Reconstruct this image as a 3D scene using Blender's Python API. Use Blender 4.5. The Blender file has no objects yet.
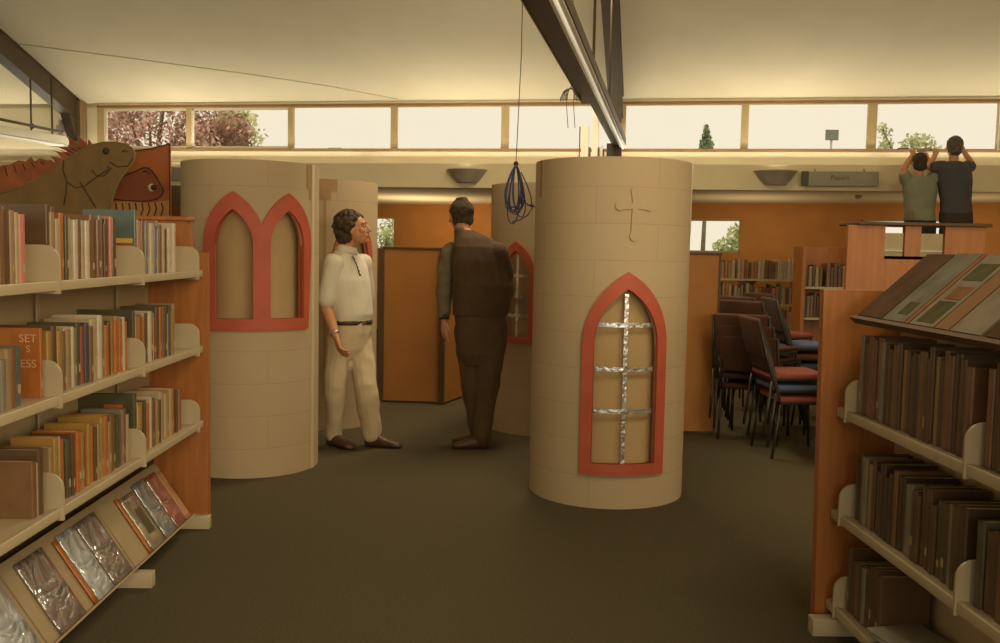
import bpy, bmesh, math, random
from mathutils import Vector, Matrix, noise
from mathutils.geometry import delaunay_2d_cdt
S = bpy.context.scene
COL = S.collection
PI = math.pi
# ------------------------------------------------------------------ camera
FPX = 930.0
PITCH = math.atan(71 / 930); ROLL = math.radians(1.1)
CAM = Vector((0, 0, 1.48))
fw = Vector((0, math.cos(PITCH), -math.sin(PITCH)))
_r0 = Vector((1, 0, 0)); _u0 = Vector((0, math.sin(PITCH), math.cos(PITCH)))
rt = _r0 * math.cos(ROLL) + _u0 * math.sin(ROLL)
up = _u0 * math.cos(ROLL) - _r0 * math.sin(ROLL)
cd = bpy.data.cameras.new('camera'); cam = bpy.data.objects.new('camera', cd); COL.objects.link(cam)
cd.sensor_width = 36; cd.lens = 36 * FPX / 1000; cd.clip_end = 300
m3 = Matrix((rt, up, -fw)).transposed()
cam.matrix_world = Matrix.Translation(CAM) @ m3.to_4x4()
S.camera = cam
# ------------------------------------------------------------------ world, exposure
S.view_settings.view_transform = 'Standard'; S.view_settings.look = 'None'
S.view_settings.gamma = 1; S.view_settings.exposure = 0.0; S.view_settings.use_curve_mapping = False
W = bpy.data.worlds.new('hazy_sky'); S.world = W; W.use_nodes = True
bg = W.node_tree.nodes['Background']; bg.inputs[0].default_value = (0.925, 0.83, 0.63, 1); bg.inputs[1].default_value = 1.0

def lamp(name, typ, loc, power, color, target=None, size=1.0, size_y=None, **kw):
    l = bpy.data.lights.new(name, typ); l.energy = power; l.color = color
    if typ == 'AREA':
        l.size = size
        if size_y: l.shape = 'RECTANGLE'; l.size_y = size_y
    else: l.shadow_soft_size = size
    for k, v in kw.items(): setattr(l, k, v)
    o = bpy.data.objects.new(name, l); COL.objects.link(o); o.location = loc
    if target is not None:
        o.rotation_euler = (Vector(target) - Vector(loc)).to_track_quat('-Z', 'Y').to_euler()
    return o
WARM = (1.0, 0.82, 0.55)
# daylight through the big windows at the right rear of the hall; rear and overhead lamps are added unseen fill
lamp('side_window_daylight', 'AREA', (6.2, -1.5, 2.6), 250, (1.0, 0.86, 0.62), (-1.6, 5.2, 1.0), 4.5, 2.4)
lamp('rear_fill_lamp', 'AREA', (2.4, -5.0, 2.8), 285, (1.0, 0.84, 0.58), (0.2, 7, 1.4), 5.0, 2.2)  # broad fill added behind the camera to even out towers and floor
lamp('overhead_fill_lamp', 'AREA', (1.9, 2.4, 4.0), 62, WARM, (-0.9, 5.0, 0.6), 2.4, 0.4)  # unseen overhead lamps, added to light the left bookcase and towers
lamp('overhead_fill_lamp', 'AREA', (0.4, 7.9, 4.3), 110, WARM, (-0.4, 8.2, 0), 2.4, 0.4)

# ------------------------------------------------------------------ pixel helpers (photo pixel + real depth -> place)
def ray(px, py): return fw + (px - 500) / FPX * rt - (py - 321.5) / FPX * up
def at(px, py, Y): d = ray(px, py); return CAM + d * (Y / d.y)
def at_z(px, py, z): d = ray(px, py); return CAM + d * ((z - CAM.z) / d.z)
TH = math.radians(9.5)
UX = Vector((math.cos(TH), -math.sin(TH), 0)); WN = Vector((math.sin(TH), math.cos(TH), 0)); WP0 = Vector((0, 12.1, 0))
def wl(u, w, z): return WP0 + UX * u + WN * w + Vector((0, 0, z))
WM = Matrix.Translation(WP0) @ Matrix.Rotation(-TH, 4, 'Z')

# ------------------------------------------------------------------ materials
MATS = {}
def mat(name, col, rough=0.7, var=0.12, scale=6.0, bump=0.0, bscale=60.0, metal=0.0, coat=0.0, spec=0.5, stretch=None, emit=None):
    if name in MATS: return MATS[name]
    m = bpy.data.materials.new(name); m.use_nodes = True; nt = m.node_tree; N = nt.nodes; L = nt.links
    b = N['Principled BSDF']; b.inputs['Roughness'].default_value = rough; b.inputs['Metallic'].default_value = metal
    b.inputs['Specular IOR Level'].default_value = spec
    if coat: b.inputs['Coat Weight'].default_value = coat; b.inputs['Coat Roughness'].default_value = 0.12
    tc = N.new('ShaderNodeTexCoord'); mp = N.new('ShaderNodeMapping'); L.new(tc.outputs['Object'], mp.inputs[0])
    if stretch: mp.inputs['Scale'].default_value = stretch
    nz = N.new('ShaderNodeTexNoise'); nz.inputs['Scale'].default_value = scale; nz.inputs['Detail'].default_value = 4
    L.new(mp.outputs[0], nz.inputs['Vector'])
    rp = N.new('ShaderNodeValToRGB'); rp.color_ramp.elements[0].position = 0.3; rp.color_ramp.elements[1].position = 0.7
    rp.color_ramp.elements[0].color = tuple(c * (1 - var) for c in col) + (1,)
    rp.color_ramp.elements[1].color = tuple(min(1, c * (1 + var)) for c in col) + (1,)
    L.new(nz.outputs['Fac'], rp.inputs[0]); L.new(rp.outputs[0], b.inputs['Base Color'])
    if bump:
        n2 = N.new('ShaderNodeTexNoise'); n2.inputs['Scale'].default_value = bscale; n2.inputs['Detail'].default_value = 3
        L.new(mp.outputs[0], n2.inputs['Vector']); bp = N.new('ShaderNodeBump'); bp.inputs['Strength'].default_value = bump
        bp.inputs['Distance'].default_value = 0.01; L.new(n2.outputs['Fac'], bp.inputs['Height']); L.new(bp.outputs[0], b.inputs['Normal'])
    if emit:
        b.inputs['Emission Color'].default_value = tuple(col) + (1,); b.inputs['Emission Strength'].default_value = emit
    MATS[name] = m; return m
carpet = mat('blue_grey_carpet', (0.098, 0.080, 0.044), 0.95, 0.22, 120, 0.5, 300, spec=0.1)
plaster = mat('cream_plaster', (0.82, 0.74, 0.54), 0.85, 0.03, 2)
ceilm = mat('cream_ceiling_board', (0.78, 0.71, 0.53), 0.9, 0.03, 2, 0.15, 200)
orangew = mat('orange_far_wall_panel', (0.62, 0.27, 0.065), 0.7, 0.08, 3)
wood = mat('orange_brown_wood', (0.37, 0.128, 0.026), 0.5, 0.16, 5, stretch=(6, 6, 0.7))
woodscreen = mat('ochre_screen_board', (0.38, 0.15, 0.026), 0.65, 0.08, 3)
framem = mat('tan_window_frame', (0.55, 0.42, 0.22), 0.6, 0.05)
frameline = mat('brown_trim_paint', (0.30, 0.17, 0.07), 0.6, 0.08)
steel = mat('dark_brown_painted_steel', (0.072, 0.047, 0.022), 0.5, 0.15, 8)
whitem = mat('white_enamel', (0.85, 0.80, 0.66), 0.35, 0.03)
tubem = mat('fluorescent_tube_glass', (1.0, 0.93, 0.75), 0.3, 0.0, emit=0.30)
cream = mat('cream_shelf_metal', (0.47, 0.38, 0.235), 0.4, 0.05)
creamdk = mat('beige_back_panel', (0.48, 0.35, 0.185), 0.6, 0.06)
pagem = mat('book_page_edges', (0.60, 0.50, 0.32), 0.9, 0.10, 90)
redm = mat('salmon_red_paint', (0.46, 0.088, 0.042), 0.6, 0.10, 7)
capm = mat('dark_edge_trim', (0.09, 0.048, 0.018), 0.6, 0.1)
greym = mat('grey_metal_lamp_bowl', (0.36, 0.30, 0.23), 0.5, 0.1)
foil = mat('silver_foil_strip', (0.62, 0.62, 0.60), 0.28, 0.3, 30, 0.5, 40, metal=0.85)
skinm = mat('skin', (0.52, 0.235, 0.11), 0.55, 0.07, 20)
hairm = mat('dark_brown_hair', (0.055, 0.030, 0.013), 0.7, 0.4, 40, 0.8, 90)
blkhair = mat('near_black_hair', (0.050, 0.030, 0.013), 0.85, 0.3, 40, 0.6, 90)
grass = mat('lawn_green', (0.25, 0.33, 0.10), 0.9, 0.2)

def tower_mat():
    m = bpy.data.materials.new('painted_cardboard_blocks'); m.use_nodes = True; N = m.node_tree.nodes; L = m.node_tree.links
    b = N['Principled BSDF']; b.inputs['Roughness'].default_value = 0.75; b.inputs['Specular IOR Level'].default_value = 0.3
    tc = N.new('ShaderNodeTexCoord'); br = N.new('ShaderNodeTexBrick'); L.new(tc.outputs['UV'], br.inputs['Vector'])
    br.inputs['Scale'].default_value = 1; br.inputs['Brick Width'].default_value = 0.74; br.inputs['Row Height'].default_value = 0.208
    br.inputs['Mortar Size'].default_value = 0.002; br.inputs['Mortar Smooth'].default_value = 0.4
    br.inputs['Color1'].default_value = (0.54, 0.40, 0.225, 1); br.inputs['Color2'].default_value = (0.52, 0.383, 0.212, 1)
    br.inputs['Mortar'].default_value = (0.41, 0.30, 0.15, 1)
    nz = N.new('ShaderNodeTexNoise'); nz.inputs['Scale'].default_value = 160; L.new(tc.outputs['UV'], nz.inputs['Vector'])
    mx = N.new('ShaderNodeMix'); mx.data_type = 'RGBA'; mx.blend_type = 'MULTIPLY'; mx.inputs[0].default_value = 0.35
    L.new(br.outputs['Color'], mx.inputs[6]); L.new(nz.outputs['Fac'], mx.inputs[7])
    # keep mean brightness
    g = N.new('ShaderNodeBrightContrast'); g.inputs['Bright'].default_value = 0.03; L.new(mx.outputs[2], g.inputs[0]); L.new(g.outputs[0], b.inputs['Base Color'])
    bp = N.new('ShaderNodeBump'); bp.inputs['Strength'].default_value = 0.25; bp.inputs['Distance'].default_value = 0.003; bp.invert = True
    L.new(br.outputs['Fac'], bp.inputs['Height']); L.new(bp.outputs[0], b.inputs['Normal'])
    return m
towerm = tower_mat()
def glass_mat():
    m = bpy.data.materials.new('window_glass'); m.use_nodes = True; N = m.node_tree.nodes; L = m.node_tree.links
    N.remove(N['Principled BSDF']); t = N.new('ShaderNodeBsdfTransparent'); g = N.new('ShaderNodeBsdfGlossy'); g.inputs['Roughness'].default_value = 0.3
    x = N.new('ShaderNodeMixShader'); x.inputs[0].default_value = 0.004; L.new(t.outputs[0], x.inputs[1]); L.new(g.outputs[0], x.inputs[2])
    L.new(x.outputs[0], N['Material Output'].inputs[0]); return m
glassm = glass_mat()
def plastic_mat(name, col, amt=0.6, cior=2.8):
    m = bpy.data.materials.new(name); m.use_nodes = True; N = m.node_tree.nodes; L = m.node_tree.links
    b = N['Principled BSDF']; b.inputs['Roughness'].default_value = 0.4; b.inputs['Coat Weight'].default_value = 1.0; b.inputs['Coat Roughness'].default_value = 0.06
    b.inputs['Coat IOR'].default_value = cior
    tc = N.new('ShaderNodeTexCoord'); nz = N.new('ShaderNodeTexNoise'); nz.inputs['Scale'].default_value = 6; nz.inputs['Detail'].default_value = 3; nz.inputs['Distortion'].default_value = 0.8
    L.new(tc.outputs['Object'], nz.inputs['Vector'])
    rp = N.new('ShaderNodeValToRGB'); rp.color_ramp.elements[0].position = 0.42; rp.color_ramp.elements[1].position = 0.62
    rp.color_ramp.elements[0].color = tuple(c * 0.55 for c in col) + (1,); rp.color_ramp.elements[1].color = tuple(col) + (1,)
    L.new(nz.outputs['Fac'], rp.inputs[0]); L.new(rp.outputs[0], b.inputs['Base Color'])
    bp = N.new('ShaderNodeBump'); bp.inputs['Strength'].default_value = amt; bp.inputs['Distance'].default_value = 0.045
    L.new(nz.outputs['Fac'], bp.inputs['Height']); L.new(bp.outputs[0], b.inputs['Coat Normal']); L.new(bp.outputs[0], b.inputs['Normal'])
    return m

# ------------------------------------------------------------------ mesh helpers
def link(o, parent=None):
    COL.objects.link(o)
    if parent is not None: o.parent = parent
    return o
class MB:
    def __init__(s): s.v = []; s.f = []; s.sm = []
    def add(s, vs, fs, smooth=False):
        k = len(s.v); s.v += [Vector(p) for p in vs]; s.f += [tuple(i + k for i in f) for f in fs]; s.sm += [smooth] * len(fs); return s
    def box(s, x0, x1, y0, y1, z0, z1, M=None):
        vs = [Vector((x, y, z)) for x in (x0, x1) for y in (y0, y1) for z in (z0, z1)]
        if M is not None: vs = [M @ v for v in vs]
        return s.add(vs, [(0, 1, 3, 2), (4, 6, 7, 5), (0, 4, 5, 1), (2, 3, 7, 6), (0, 2, 6, 4), (1, 5, 7, 3)])
    def rbox(s, x0, x1, y0, y1, z0, z1, r=0.01, M=None):
        """box with chamfered vertical and horizontal edges"""
        bm = bmesh.new(); bmesh.ops.create_cube(bm, size=1)
        for v in bm.verts: v.co = Vector(((x0 + x1) / 2 + v.co.x * (x1 - x0), (y0 + y1) / 2 + v.co.y * (y1 - y0), (z0 + z1) / 2 + v.co.z * (z1 - z0)))
        bmesh.ops.bevel(bm, geom=bm.edges[:], offset=r, segments=2, affect='EDGES', profile=0.6)
        vs = [(M @ v.co) if M is not None else v.co.copy() for v in bm.verts]; fs = [tuple(v.index for v in f.verts) for f in bm.faces]
        bm.verts.index_update(); fs = [tuple(v.index for v in f.verts) for f in bm.faces]; bm.free(); return s.add(vs, fs, True)
    def prism(s, poly, a, b, fn, smooth=False):
        """poly 2D list extruded from a to b; fn(p,q,t)->3D"""
        n = len(poly); vs = [fn(p, q, a) for p, q in poly] + [fn(p, q, b) for p, q in poly]
        fs = [tuple(range(n))[::-1], tuple(range(n, 2 * n))]
        fs += [(i, (i + 1) % n, n + (i + 1) % n, n + i) for i in range(n)]
        return s.add(vs, fs, smooth)
    def tube(s, pts, r, seg=8, caps=True):
        pts = [Vector(p) for p in pts]; n = len(pts); R = r if isinstance(r, (list, tuple)) else [r] * n; rings = []
        prev = None
        for i, p in enumerate(pts):
            t = (pts[min(i + 1, n - 1)] - pts[max(i - 1, 0)]).normalized()
            if prev is None:
                a = Vector((0, 0, 1)) if abs(t.z) < 0.9 else Vector((1, 0, 0)); x = t.cross(a).normalized()
            else:
                x = (prev - t * prev.dot(t)).normalized()
            prev = x; y = t.cross(x); rings.append([p + (x * math.cos(2 * PI * k / seg) + y * math.sin(2 * PI * k / seg)) * R[i] for k in range(seg)])
        vs = [v for g in rings for v in g]
        fs = [(i * seg + k, i * seg + (k + 1) % seg, (i + 1) * seg + (k + 1) % seg, (i + 1) * seg + k) for i in range(n - 1) for k in range(seg)]
        if caps: fs += [tuple(range(seg))[::-1], tuple((n - 1) * seg + k for k in range(seg))]
        return s.add(vs, fs, True)
    def limb(s, pts, R, seg=14):
        """tapering limb with rounded ends, closed"""
        pts = [Vector(p) for p in pts]; P = []; Q = []
        d0 = (pts[0] - pts[1]).normalized(); d1 = (pts[-1] - pts[-2]).normalized()
        for a in (80, 50, 25): P.append(pts[0] + d0 * R[0] * math.sin(math.radians(a))); Q.append(max(1e-3, R[0] * math.cos(math.radians(a))))
        # subdivide with smooth interpolation
        for i in range(len(pts) - 1):
            for k in range(4):
                t = k / 4; p0 = pts[max(i - 1, 0)]; p1 = pts[i]; p2 = pts[i + 1]; p3 = pts[min(i + 2, len(pts) - 1)]
                lin = p1.lerp(p2, t); cr = 0.5 * ((2 * p1) + (p2 - p0) * t + (2 * p0 - 5 * p1 + 4 * p2 - p3) * t * t + (3 * p1 - p0 - 3 * p2 + p3) * t ** 3)
                P.append(lin.lerp(cr, 0.6)); Q.append(R[i] * (1 - t) + R[i + 1] * t)
        P.append(pts[-1]); Q.append(R[-1])
        for a in (25, 50, 80): P.append(pts[-1] + d1 * R[-1] * math.sin(math.radians(a))); Q.append(max(1e-3, R[-1] * math.cos(math.radians(a))))
        return s.tube(P, Q, seg)
    def ell(s, c, rx, ry, rz, M=None, nu=16, nv=10):
        c = Vector(c); vs = []; 
        for j in range(nv + 1):
            a = -PI / 2 + PI * j / nv
            for i in range(nu):
                b = 2 * PI * i / nu; p = Vector((rx * math.cos(a) * math.cos(b), ry * math.cos(a) * math.sin(b), rz * math.sin(a)))
                if M is not None: p = M @ p
                vs.append(c + p)
        fs = [(j * nu + i, j * nu + (i + 1) % nu, (j + 1) * nu + (i + 1) % nu, (j + 1) * nu + i) for j in range(nv) for i in range(nu)]
        return s.add(vs, fs, True)
    def loft(s, secs, lat, fwd, seg=24, pw=2.3):
        """secs: (centre, half width along lat, half depth along fwd); superellipse sections"""
        vs = []
        for c, a, b in secs:
            c = Vector(c)
            for k in range(seg):
                t = 2 * PI * k / seg; co, si = math.cos(t), math.sin(t)
                vs.append(c + lat * (a * math.copysign(abs(co) ** (2 / pw), co)) + fwd * (b * math.copysign(abs(si) ** (2 / pw), si)))
        n = len(secs)
        fs = [(i * seg + k, i * seg + (k + 1) % seg, (i + 1) * seg + (k + 1) % seg, (i + 1) * seg + k) for i in range(n - 1) for k in range(seg)]
        fs += [tuple(range(seg))[::-1], tuple((n - 1) * seg + k for k in range(seg))]
        return s.add(vs, fs, True)
    def lathe(s, prof, c=(0, 0, 0), seg=24, a0=0, a1=2 * PI, close=False):
        c = Vector(c); full = abs(a1 - a0 - 2 * PI) < 1e-6; ns = seg if full else seg + 1
        vs = [c + Vector((r * math.cos(a0 + (a1 - a0) * k / seg), r * math.sin(a0 + (a1 - a0) * k / seg), z)) for r, z in prof for k in range(ns)]
        fs = []
        for i in range(len(prof) - 1):
            for k in range(seg):
                k2 = (k + 1) % ns if full else k + 1
                fs.append((i * ns + k, i * ns + k2, (i + 1) * ns + k2, (i + 1) * ns + k))
        return s.add(vs, fs, True)
    def build(s, name, m, parent=None, M=None, fix=True):
        me = bpy.data.meshes.new(name); me.from_pydata([tuple(v) for v in s.v], [], s.f); me.update()
        if m is not None: me.materials.append(m)
        for p, k in zip(me.polygons, s.sm): p.use_smooth = k
        if fix:
            bm = bmesh.new(); bm.from_mesh(me); bmesh.ops.recalc_face_normals(bm, faces=bm.faces[:]); bm.to_mesh(me); bm.free()
        o = bpy.data.objects.new(name, me); link(o, parent)
        if M is not None: o.matrix_local = M
        return o
def tag(o, label=None, cat=None, group=None, kind=None):
    if label: o['label'] = label
    if cat: o['category'] = cat
    if group: o['group'] = group
    if kind: o['kind'] = kind
    return o
def empty(name, M=None, **kw):
    o = bpy.data.objects.new(name, None); o.empty_display_size = 0.1; link(o)
    if M is not None: o.matrix_world = M
    return tag(o, **kw)
def struct(name, mb, m, parent=None, M=None):
    o = mb.build(name, m, parent, M)
    if parent is None: o['kind'] = 'structure'
    return o
def recenter(o, c):
    """move the origin of a free-standing mesh to c"""
    c = Vector(c); o.data.transform(Matrix.Translation(-c)); o.location = c; return o
def fuse(mb, name, m, parent=None, voxel=0.008, smooth=3, wr=0.0, wsc=(9, 9, 5), seed=0):
    """union of closed pieces into one continuous skin"""
    o = mb.build('tmp', m); md = o.modifiers.new('r', 'REMESH'); md.mode = 'VOXEL'; md.voxel_size = voxel; md.use_smooth_shade = True
    if smooth: sm = o.modifiers.new('s', 'SMOOTH'); sm.factor = 0.5; sm.iterations = smooth
    dg = bpy.context.evaluated_depsgraph_get(); me = bpy.data.meshes.new_from_object(o.evaluated_get(dg)); me.name = name
    bpy.data.objects.remove(o)
    if wr:
        nn = [v.normal.copy() for v in me.vertices]
        for v, nr in zip(me.vertices, nn):
            p = Vector((v.co.x * wsc[0], v.co.y * wsc[1], v.co.z * wsc[2])) + Vector((seed, 0, 0))
            v.co += nr * wr * (noise.noise(p) + 0.5 * noise.noise(p * 2.3))
    for p in me.polygons: p.use_smooth = True
    if not me.materials: me.materials.append(m)
    q = bpy.data.objects.new(name, me); link(q, parent); return q
def text_mesh(name, body, size, m, parent, M, extrude=0.001):
    cu = bpy.data.curves.new(name, 'FONT'); cu.body = body; cu.size = size; cu.extrude = extrude; cu.align_x = 'CENTER'; cu.align_y = 'CENTER'
    t = bpy.data.objects.new('tmp', cu); COL.objects.link(t)
    dg = bpy.context.evaluated_depsgraph_get(); me = bpy.data.meshes.new_from_object(t.evaluated_get(dg)); bpy.data.objects.remove(t)
    me.materials.clear(); me.materials.append(m); me.name = name
    o = bpy.data.objects.new(name, me); link(o, parent); o.matrix_local = M; return o

# ================================================================== SETTING
struct('floor', MB().box(-9, 9, -6, 19, -0.1, 0), carpet)
struct('ground_outside', MB().box(-45, 45, 19.2, 60, -0.3, -0.15), grass)
# ceiling: climbs from the window wall to a ridge, then falls to the rear
CS = 0.385; CZ = 3.40
def cz(w): return CZ - CS * w
mb = MB(); t = 0.12
prof = [(0.075, cz(0.075)), (-8.0, cz(-8.0)), (-17.6, cz(-8.0) - 0.36 * 9.6)]
poly = prof + [(w, z + t) for w, z in reversed(prof)]
struct('ceiling', mb.prism(poly, -9.0, 8.2, lambda w, z, u: Vector((u, w, z))), ceilm, M=WM)
def ceil_hit(px, py):
    d = ray(px, py); dn_ = d.dot(WN); t_ = (CZ - CAM.z - CS * (CAM - WP0).dot(WN)) / (d.z + CS * dn_); return CAM + d * t_ - Vector((0, 0, 0.004))
struct('trim_1', MB().tube([ceil_hit(*q_) for q_ in ((5, 42), (130, 58), (250, 74), (330, 86), (398, 99))], 0.005, 6), mat('ceiling_joint_line', (0.64, 0.55, 0.38), 0.8))
# window wall (window line): solid bits
SILL, HEAD = 2.775, 3.34
struct('wall_back', MB().box(-9, 8.2, 0, 0.08, 2.62, SILL).box(-9, 8.2, 0, 0.08, HEAD, 3.5).box(-9, -5.71, 0, 0.08, 2.62, 3.5).box(5.95, 8.2, 0, 0.08, 2.62, 3.5), plaster, M=WM)
# dropped beam and low ceiling behind it
struct('ceiling_low_recess', MB().prism([(-9, 0.0), (8.2, 0.0), (8.2, 4.2), (-9, 7.6)], 2.27, 2.62, lambda u, w, z: Vector((u, w, z))), plaster, M=WM)
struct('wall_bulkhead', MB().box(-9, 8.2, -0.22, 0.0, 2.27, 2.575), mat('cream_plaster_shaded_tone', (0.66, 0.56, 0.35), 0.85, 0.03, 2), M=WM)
# windows
edges = [(-5.62, -4.37), (-4.33, -2.91), (-2.86, -1.49), (-1.43, -0.02), (0.05, 1.48), (1.54, 2.98), (3.04, 4.46), (4.54, 5.92)]
for i, (a, b) in enumerate(edges):
    f = MB(); r = 0.014; y0, y1 = 0.0, 0.05
    f.box(a, b, y0, y1, SILL, SILL + r).box(a, b, y0, y1, HEAD - r, HEAD).box(a, a + r, y0, y1, SILL + r, HEAD - r).box(b - r, b, y0, y1, SILL + r, HEAD - r)
    w = struct('window_%d' % (i + 1), f, framem if i != 1 else framem, M=WM)
    MB().box(a + r, b - r, 0.03, 0.036, SILL + r, HEAD - r).build('pane', glassm, w)
    if i < 2:
        MB().box(a + r, b - r, 0.01, 0.025, SILL + r, SILL + r + .03).box(a + r, b - r, 0.01, 0.025, HEAD - r - .03, HEAD - r).box(a + r, a + r + .04, 0.01, 0.025, SILL + r, HEAD - r).build('inner_frame', whitem, w)
    if i == 2:
        MB().rbox(-2.35, -2.17, -0.03, 0.03, SILL - 0.02, SILL + 0.02, 0.008).build('handle', greym, w)
mul = MB()
for i in range(len(edges) - 1): mul.box(edges[i][1], edges[i + 1][0], 0.0, 0.06, SILL, HEAD)
mul.box(-5.71, -5.62, 0, 0.06, SILL, HEAD)
struct('trim_2', mul, framem, M=WM)
struct('trim_3', MB().box(-5.7, 5.95, -0.02, 0.01, HEAD, HEAD + 0.03), frameline, M=WM)
struct('trim_4', MB().box(-5.7, 5.95, -0.03, 0.01, SILL - 0.028, SILL), frameline, M=WM)
# far orange wall behind the low recess, with daylight windows
FA = Vector((-9.0, 19.95 - 0.02, 0)); FB = Vector((8.5, 12.28, 0))
fx = (FB - FA).normalized(); fn_ = Vector((-fx.y, fx.x, 0)); flen = (FB - FA).length
FM = Matrix(((fx.x, fn_.x, 0, FA.x), (fx.y, fn_.y, 0, FA.y), (0, 0, 1, 0), (0, 0, 0, 1)))
FMI = FM.inverted()
def far_hit(px, py):
    d = ray(px, py); t_ = ((FA - CAM).dot(fn_)) / d.dot(fn_); return FMI @ (CAM + d * t_)
wins = []
for x0, x1, yt, yb in ((367, 394.5, 217, 249), (678, 741, 219, 252), (860, 948, 219.5, 236)):
    a = far_hit(x0, yb); b = far_hit(x1, yt); wins.append((a.x, b.x, a.z, b.z))
wb = MB(); cur = 0
for a, b, z0, z1 in wins:
    wb.box(cur, a, 0, 0.15, 0, 2.3).box(a, b, 0, 0.15, 0, z0).box(a, b, 0, 0.15, z1, 2.3); cur = b
wb.box(cur, flen, 0, 0.15, 0, 2.3)
struct('wall_far', wb, orangew, M=FM)
for i, (a, b, z0, z1) in enumerate(wins):
    r = 0.03; f = MB().box(a, b, 0.03, 0.1, z0, z0 + r).box(a, b, 0.03, 0.1, z1 - r, z1).box(a, a + r, 0.03, 0.1, z0, z1).box(b - r, b, 0.03, 0.1, z0, z1)
    w = struct('window_%d' % (9 + i), f, framem, M=FM); MB().box(a + r, b - r, 0.06, 0.065, z0 + r, z1 - r).build('pane', glassm, w)
# side and rear walls (outside the frame, they close the hall)
struct('wall_left', MB().box(-9.1, -9.0, -17.6, 0.2, 0, 7.0).box(-9.1, -9.0, 0.2, 7.6, 0, 2.6), plaster, M=WM)
struct('wall_right', MB().box(8.2, 8.3, -17.6, 0.2, 0, 7.0).box(8.2, 8.3, 0.2, 4.2, 0, 2.6), plaster, M=WM)
# column of the wall end and brown pier by the first window
struct('wall_pier', MB().box(-6.05, -5.86, -0.16, 0.0, 2.6, 3.42), mat('brown_pier_paint', (0.22, 0.15, 0.07), 0.7, 0.05), M=WM)
# ---------------- roof steel
def rafter(u, w0, w1, wd=0.16, dp=0.27, tail=0.30):
    root = empty('roof_rafter', WM @ Matrix.Translation((u, 0, 0)))
    poly = [(w0, cz(w0) - 0.002), (w1, cz(w1) - 0.002), (w1, cz(w1) - dp), (w0 - 0.32, cz(w0 - 0.32) - dp), (w0 - 0.05, cz(w0) - dp - tail), (w0, cz(w0) - dp - tail)]
    MB().prism(poly, -wd / 2 + 0.02, wd / 2 - 0.02, lambda w, z, x: Vector((x, w, z))).build('web', steel, root)
    fl = MB()
    for dz in (0.002, dp):
        p = [(w0 - 0.05, cz(w0 - 0.05) - dz), (w1, cz(w1) - dz), (w1, cz(w1) - dz - 0.02), (w0 - 0.05, cz(w0 - 0.05) - dz - 0.02)]
        fl.prism(p, -wd / 2, wd / 2, lambda w, z, x: Vector((x, w, z)))
    fl.build('flange', steel, root); return root
r1 = rafter(1.44, -0.05, -7.5, 0.17, 0.27, 0.05)
tag(r1, 'dark steel roof rafter running up from behind the tower with the red arched window', 'rafter')
r2 = rafter(-5.98, -0.02, -7.5, 0.17, 0.28, 0.45)
tag(r2, 'dark brown steel roof rafter at the upper left above the green lizard board', 'rafter')
# bolts and gusset on the left rafter
MB().box(-0.11, -0.08, -0.36, -0.16, 2.98, 3.06).box(-0.11, -0.08, -0.30, -0.24, 2.92, 3.14).build('bracket_plate', mat('galvanised_plate', (0.45, 0.43, 0.36), 0.35, 0.2, metal=0.5), r2)
# steel column
c = MB().box(-0.09, 0.09, -0.3, -0.12, 0, 2.82).build('steel_column', steel, M=WM @ Matrix.Translation((1.43, 0, 0)))
tag(c, 'dark steel column standing behind the front tower, only its head showing', 'column')
# long horizontal light beam with white fluorescent batten
A = at(620, 150, 11.72); A.z = 2.80; B = at_z(544, -14, 2.80)
d = (B - A); Ln = d.length; dx = d.normalized(); sx = Vector((0, 0, 1)).cross(dx)   # dx runs towards the camera
BM = Matrix(((sx.x, dx.x, 0, A.x), (sx.y, dx.y, 0, A.y), (0, 0, 1, A.z), (0, 0, 0, 1)))
root = empty('light_beam', BM, label='long dark hanging beam crossing the roof space above the front tower', cat='beam')
MB().box(-0.15, 0.0, 3.35, Ln + 1.5, 0.0, 0.10).box(-0.088, 0.0, 0.0, 3.35, -0.0, 0.06).build('channel', steel, root)
MB().box(-0.156, -0.15, 3.35, Ln + 1.5, -0.004, 0.012).build('lit_edge_paint', mat('yellow_lit_edge', (0.5, 0.40, 0.12), 0.6), root)  # yellow strip paints the lit edge of the channel
root = empty('fluorescent_batten', BM @ Matrix.Translation((0.04, 0, 0.0)), label='long white fluorescent batten fixed along the right side of the centre beam', cat='ceiling light', group=None)
MB().rbox(-0.037, 0.037, 0.05, Ln + 1.5, -0.03, 0.05, 0.006).build('housing', whitem, root)
MB().box(0.040, 0.047, 0.3, Ln + 1.5, -0.02, 0.06).build('side_rail', steel, root)
MB().tube([(0, 0.1, -0.034), (0, Ln + 1.4, -0.034)], 0.012, 10).build('tube', tubem, root)
# hanger rods of the centre beam
rd = MB(); 
for yy in (2.9, 4.7):
    p = BM @ Vector((0.05, yy, 0.08)); wloc = WM.inverted() @ p; rd.tube([p, Vector((p.x, p.y, cz(wloc.y)))], 0.011, 8)
o = rd.build('hanger_rod', steel); tag(o, 'thin dark hanger rods carrying the centre beam from the ceiling', 'rod')
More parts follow.
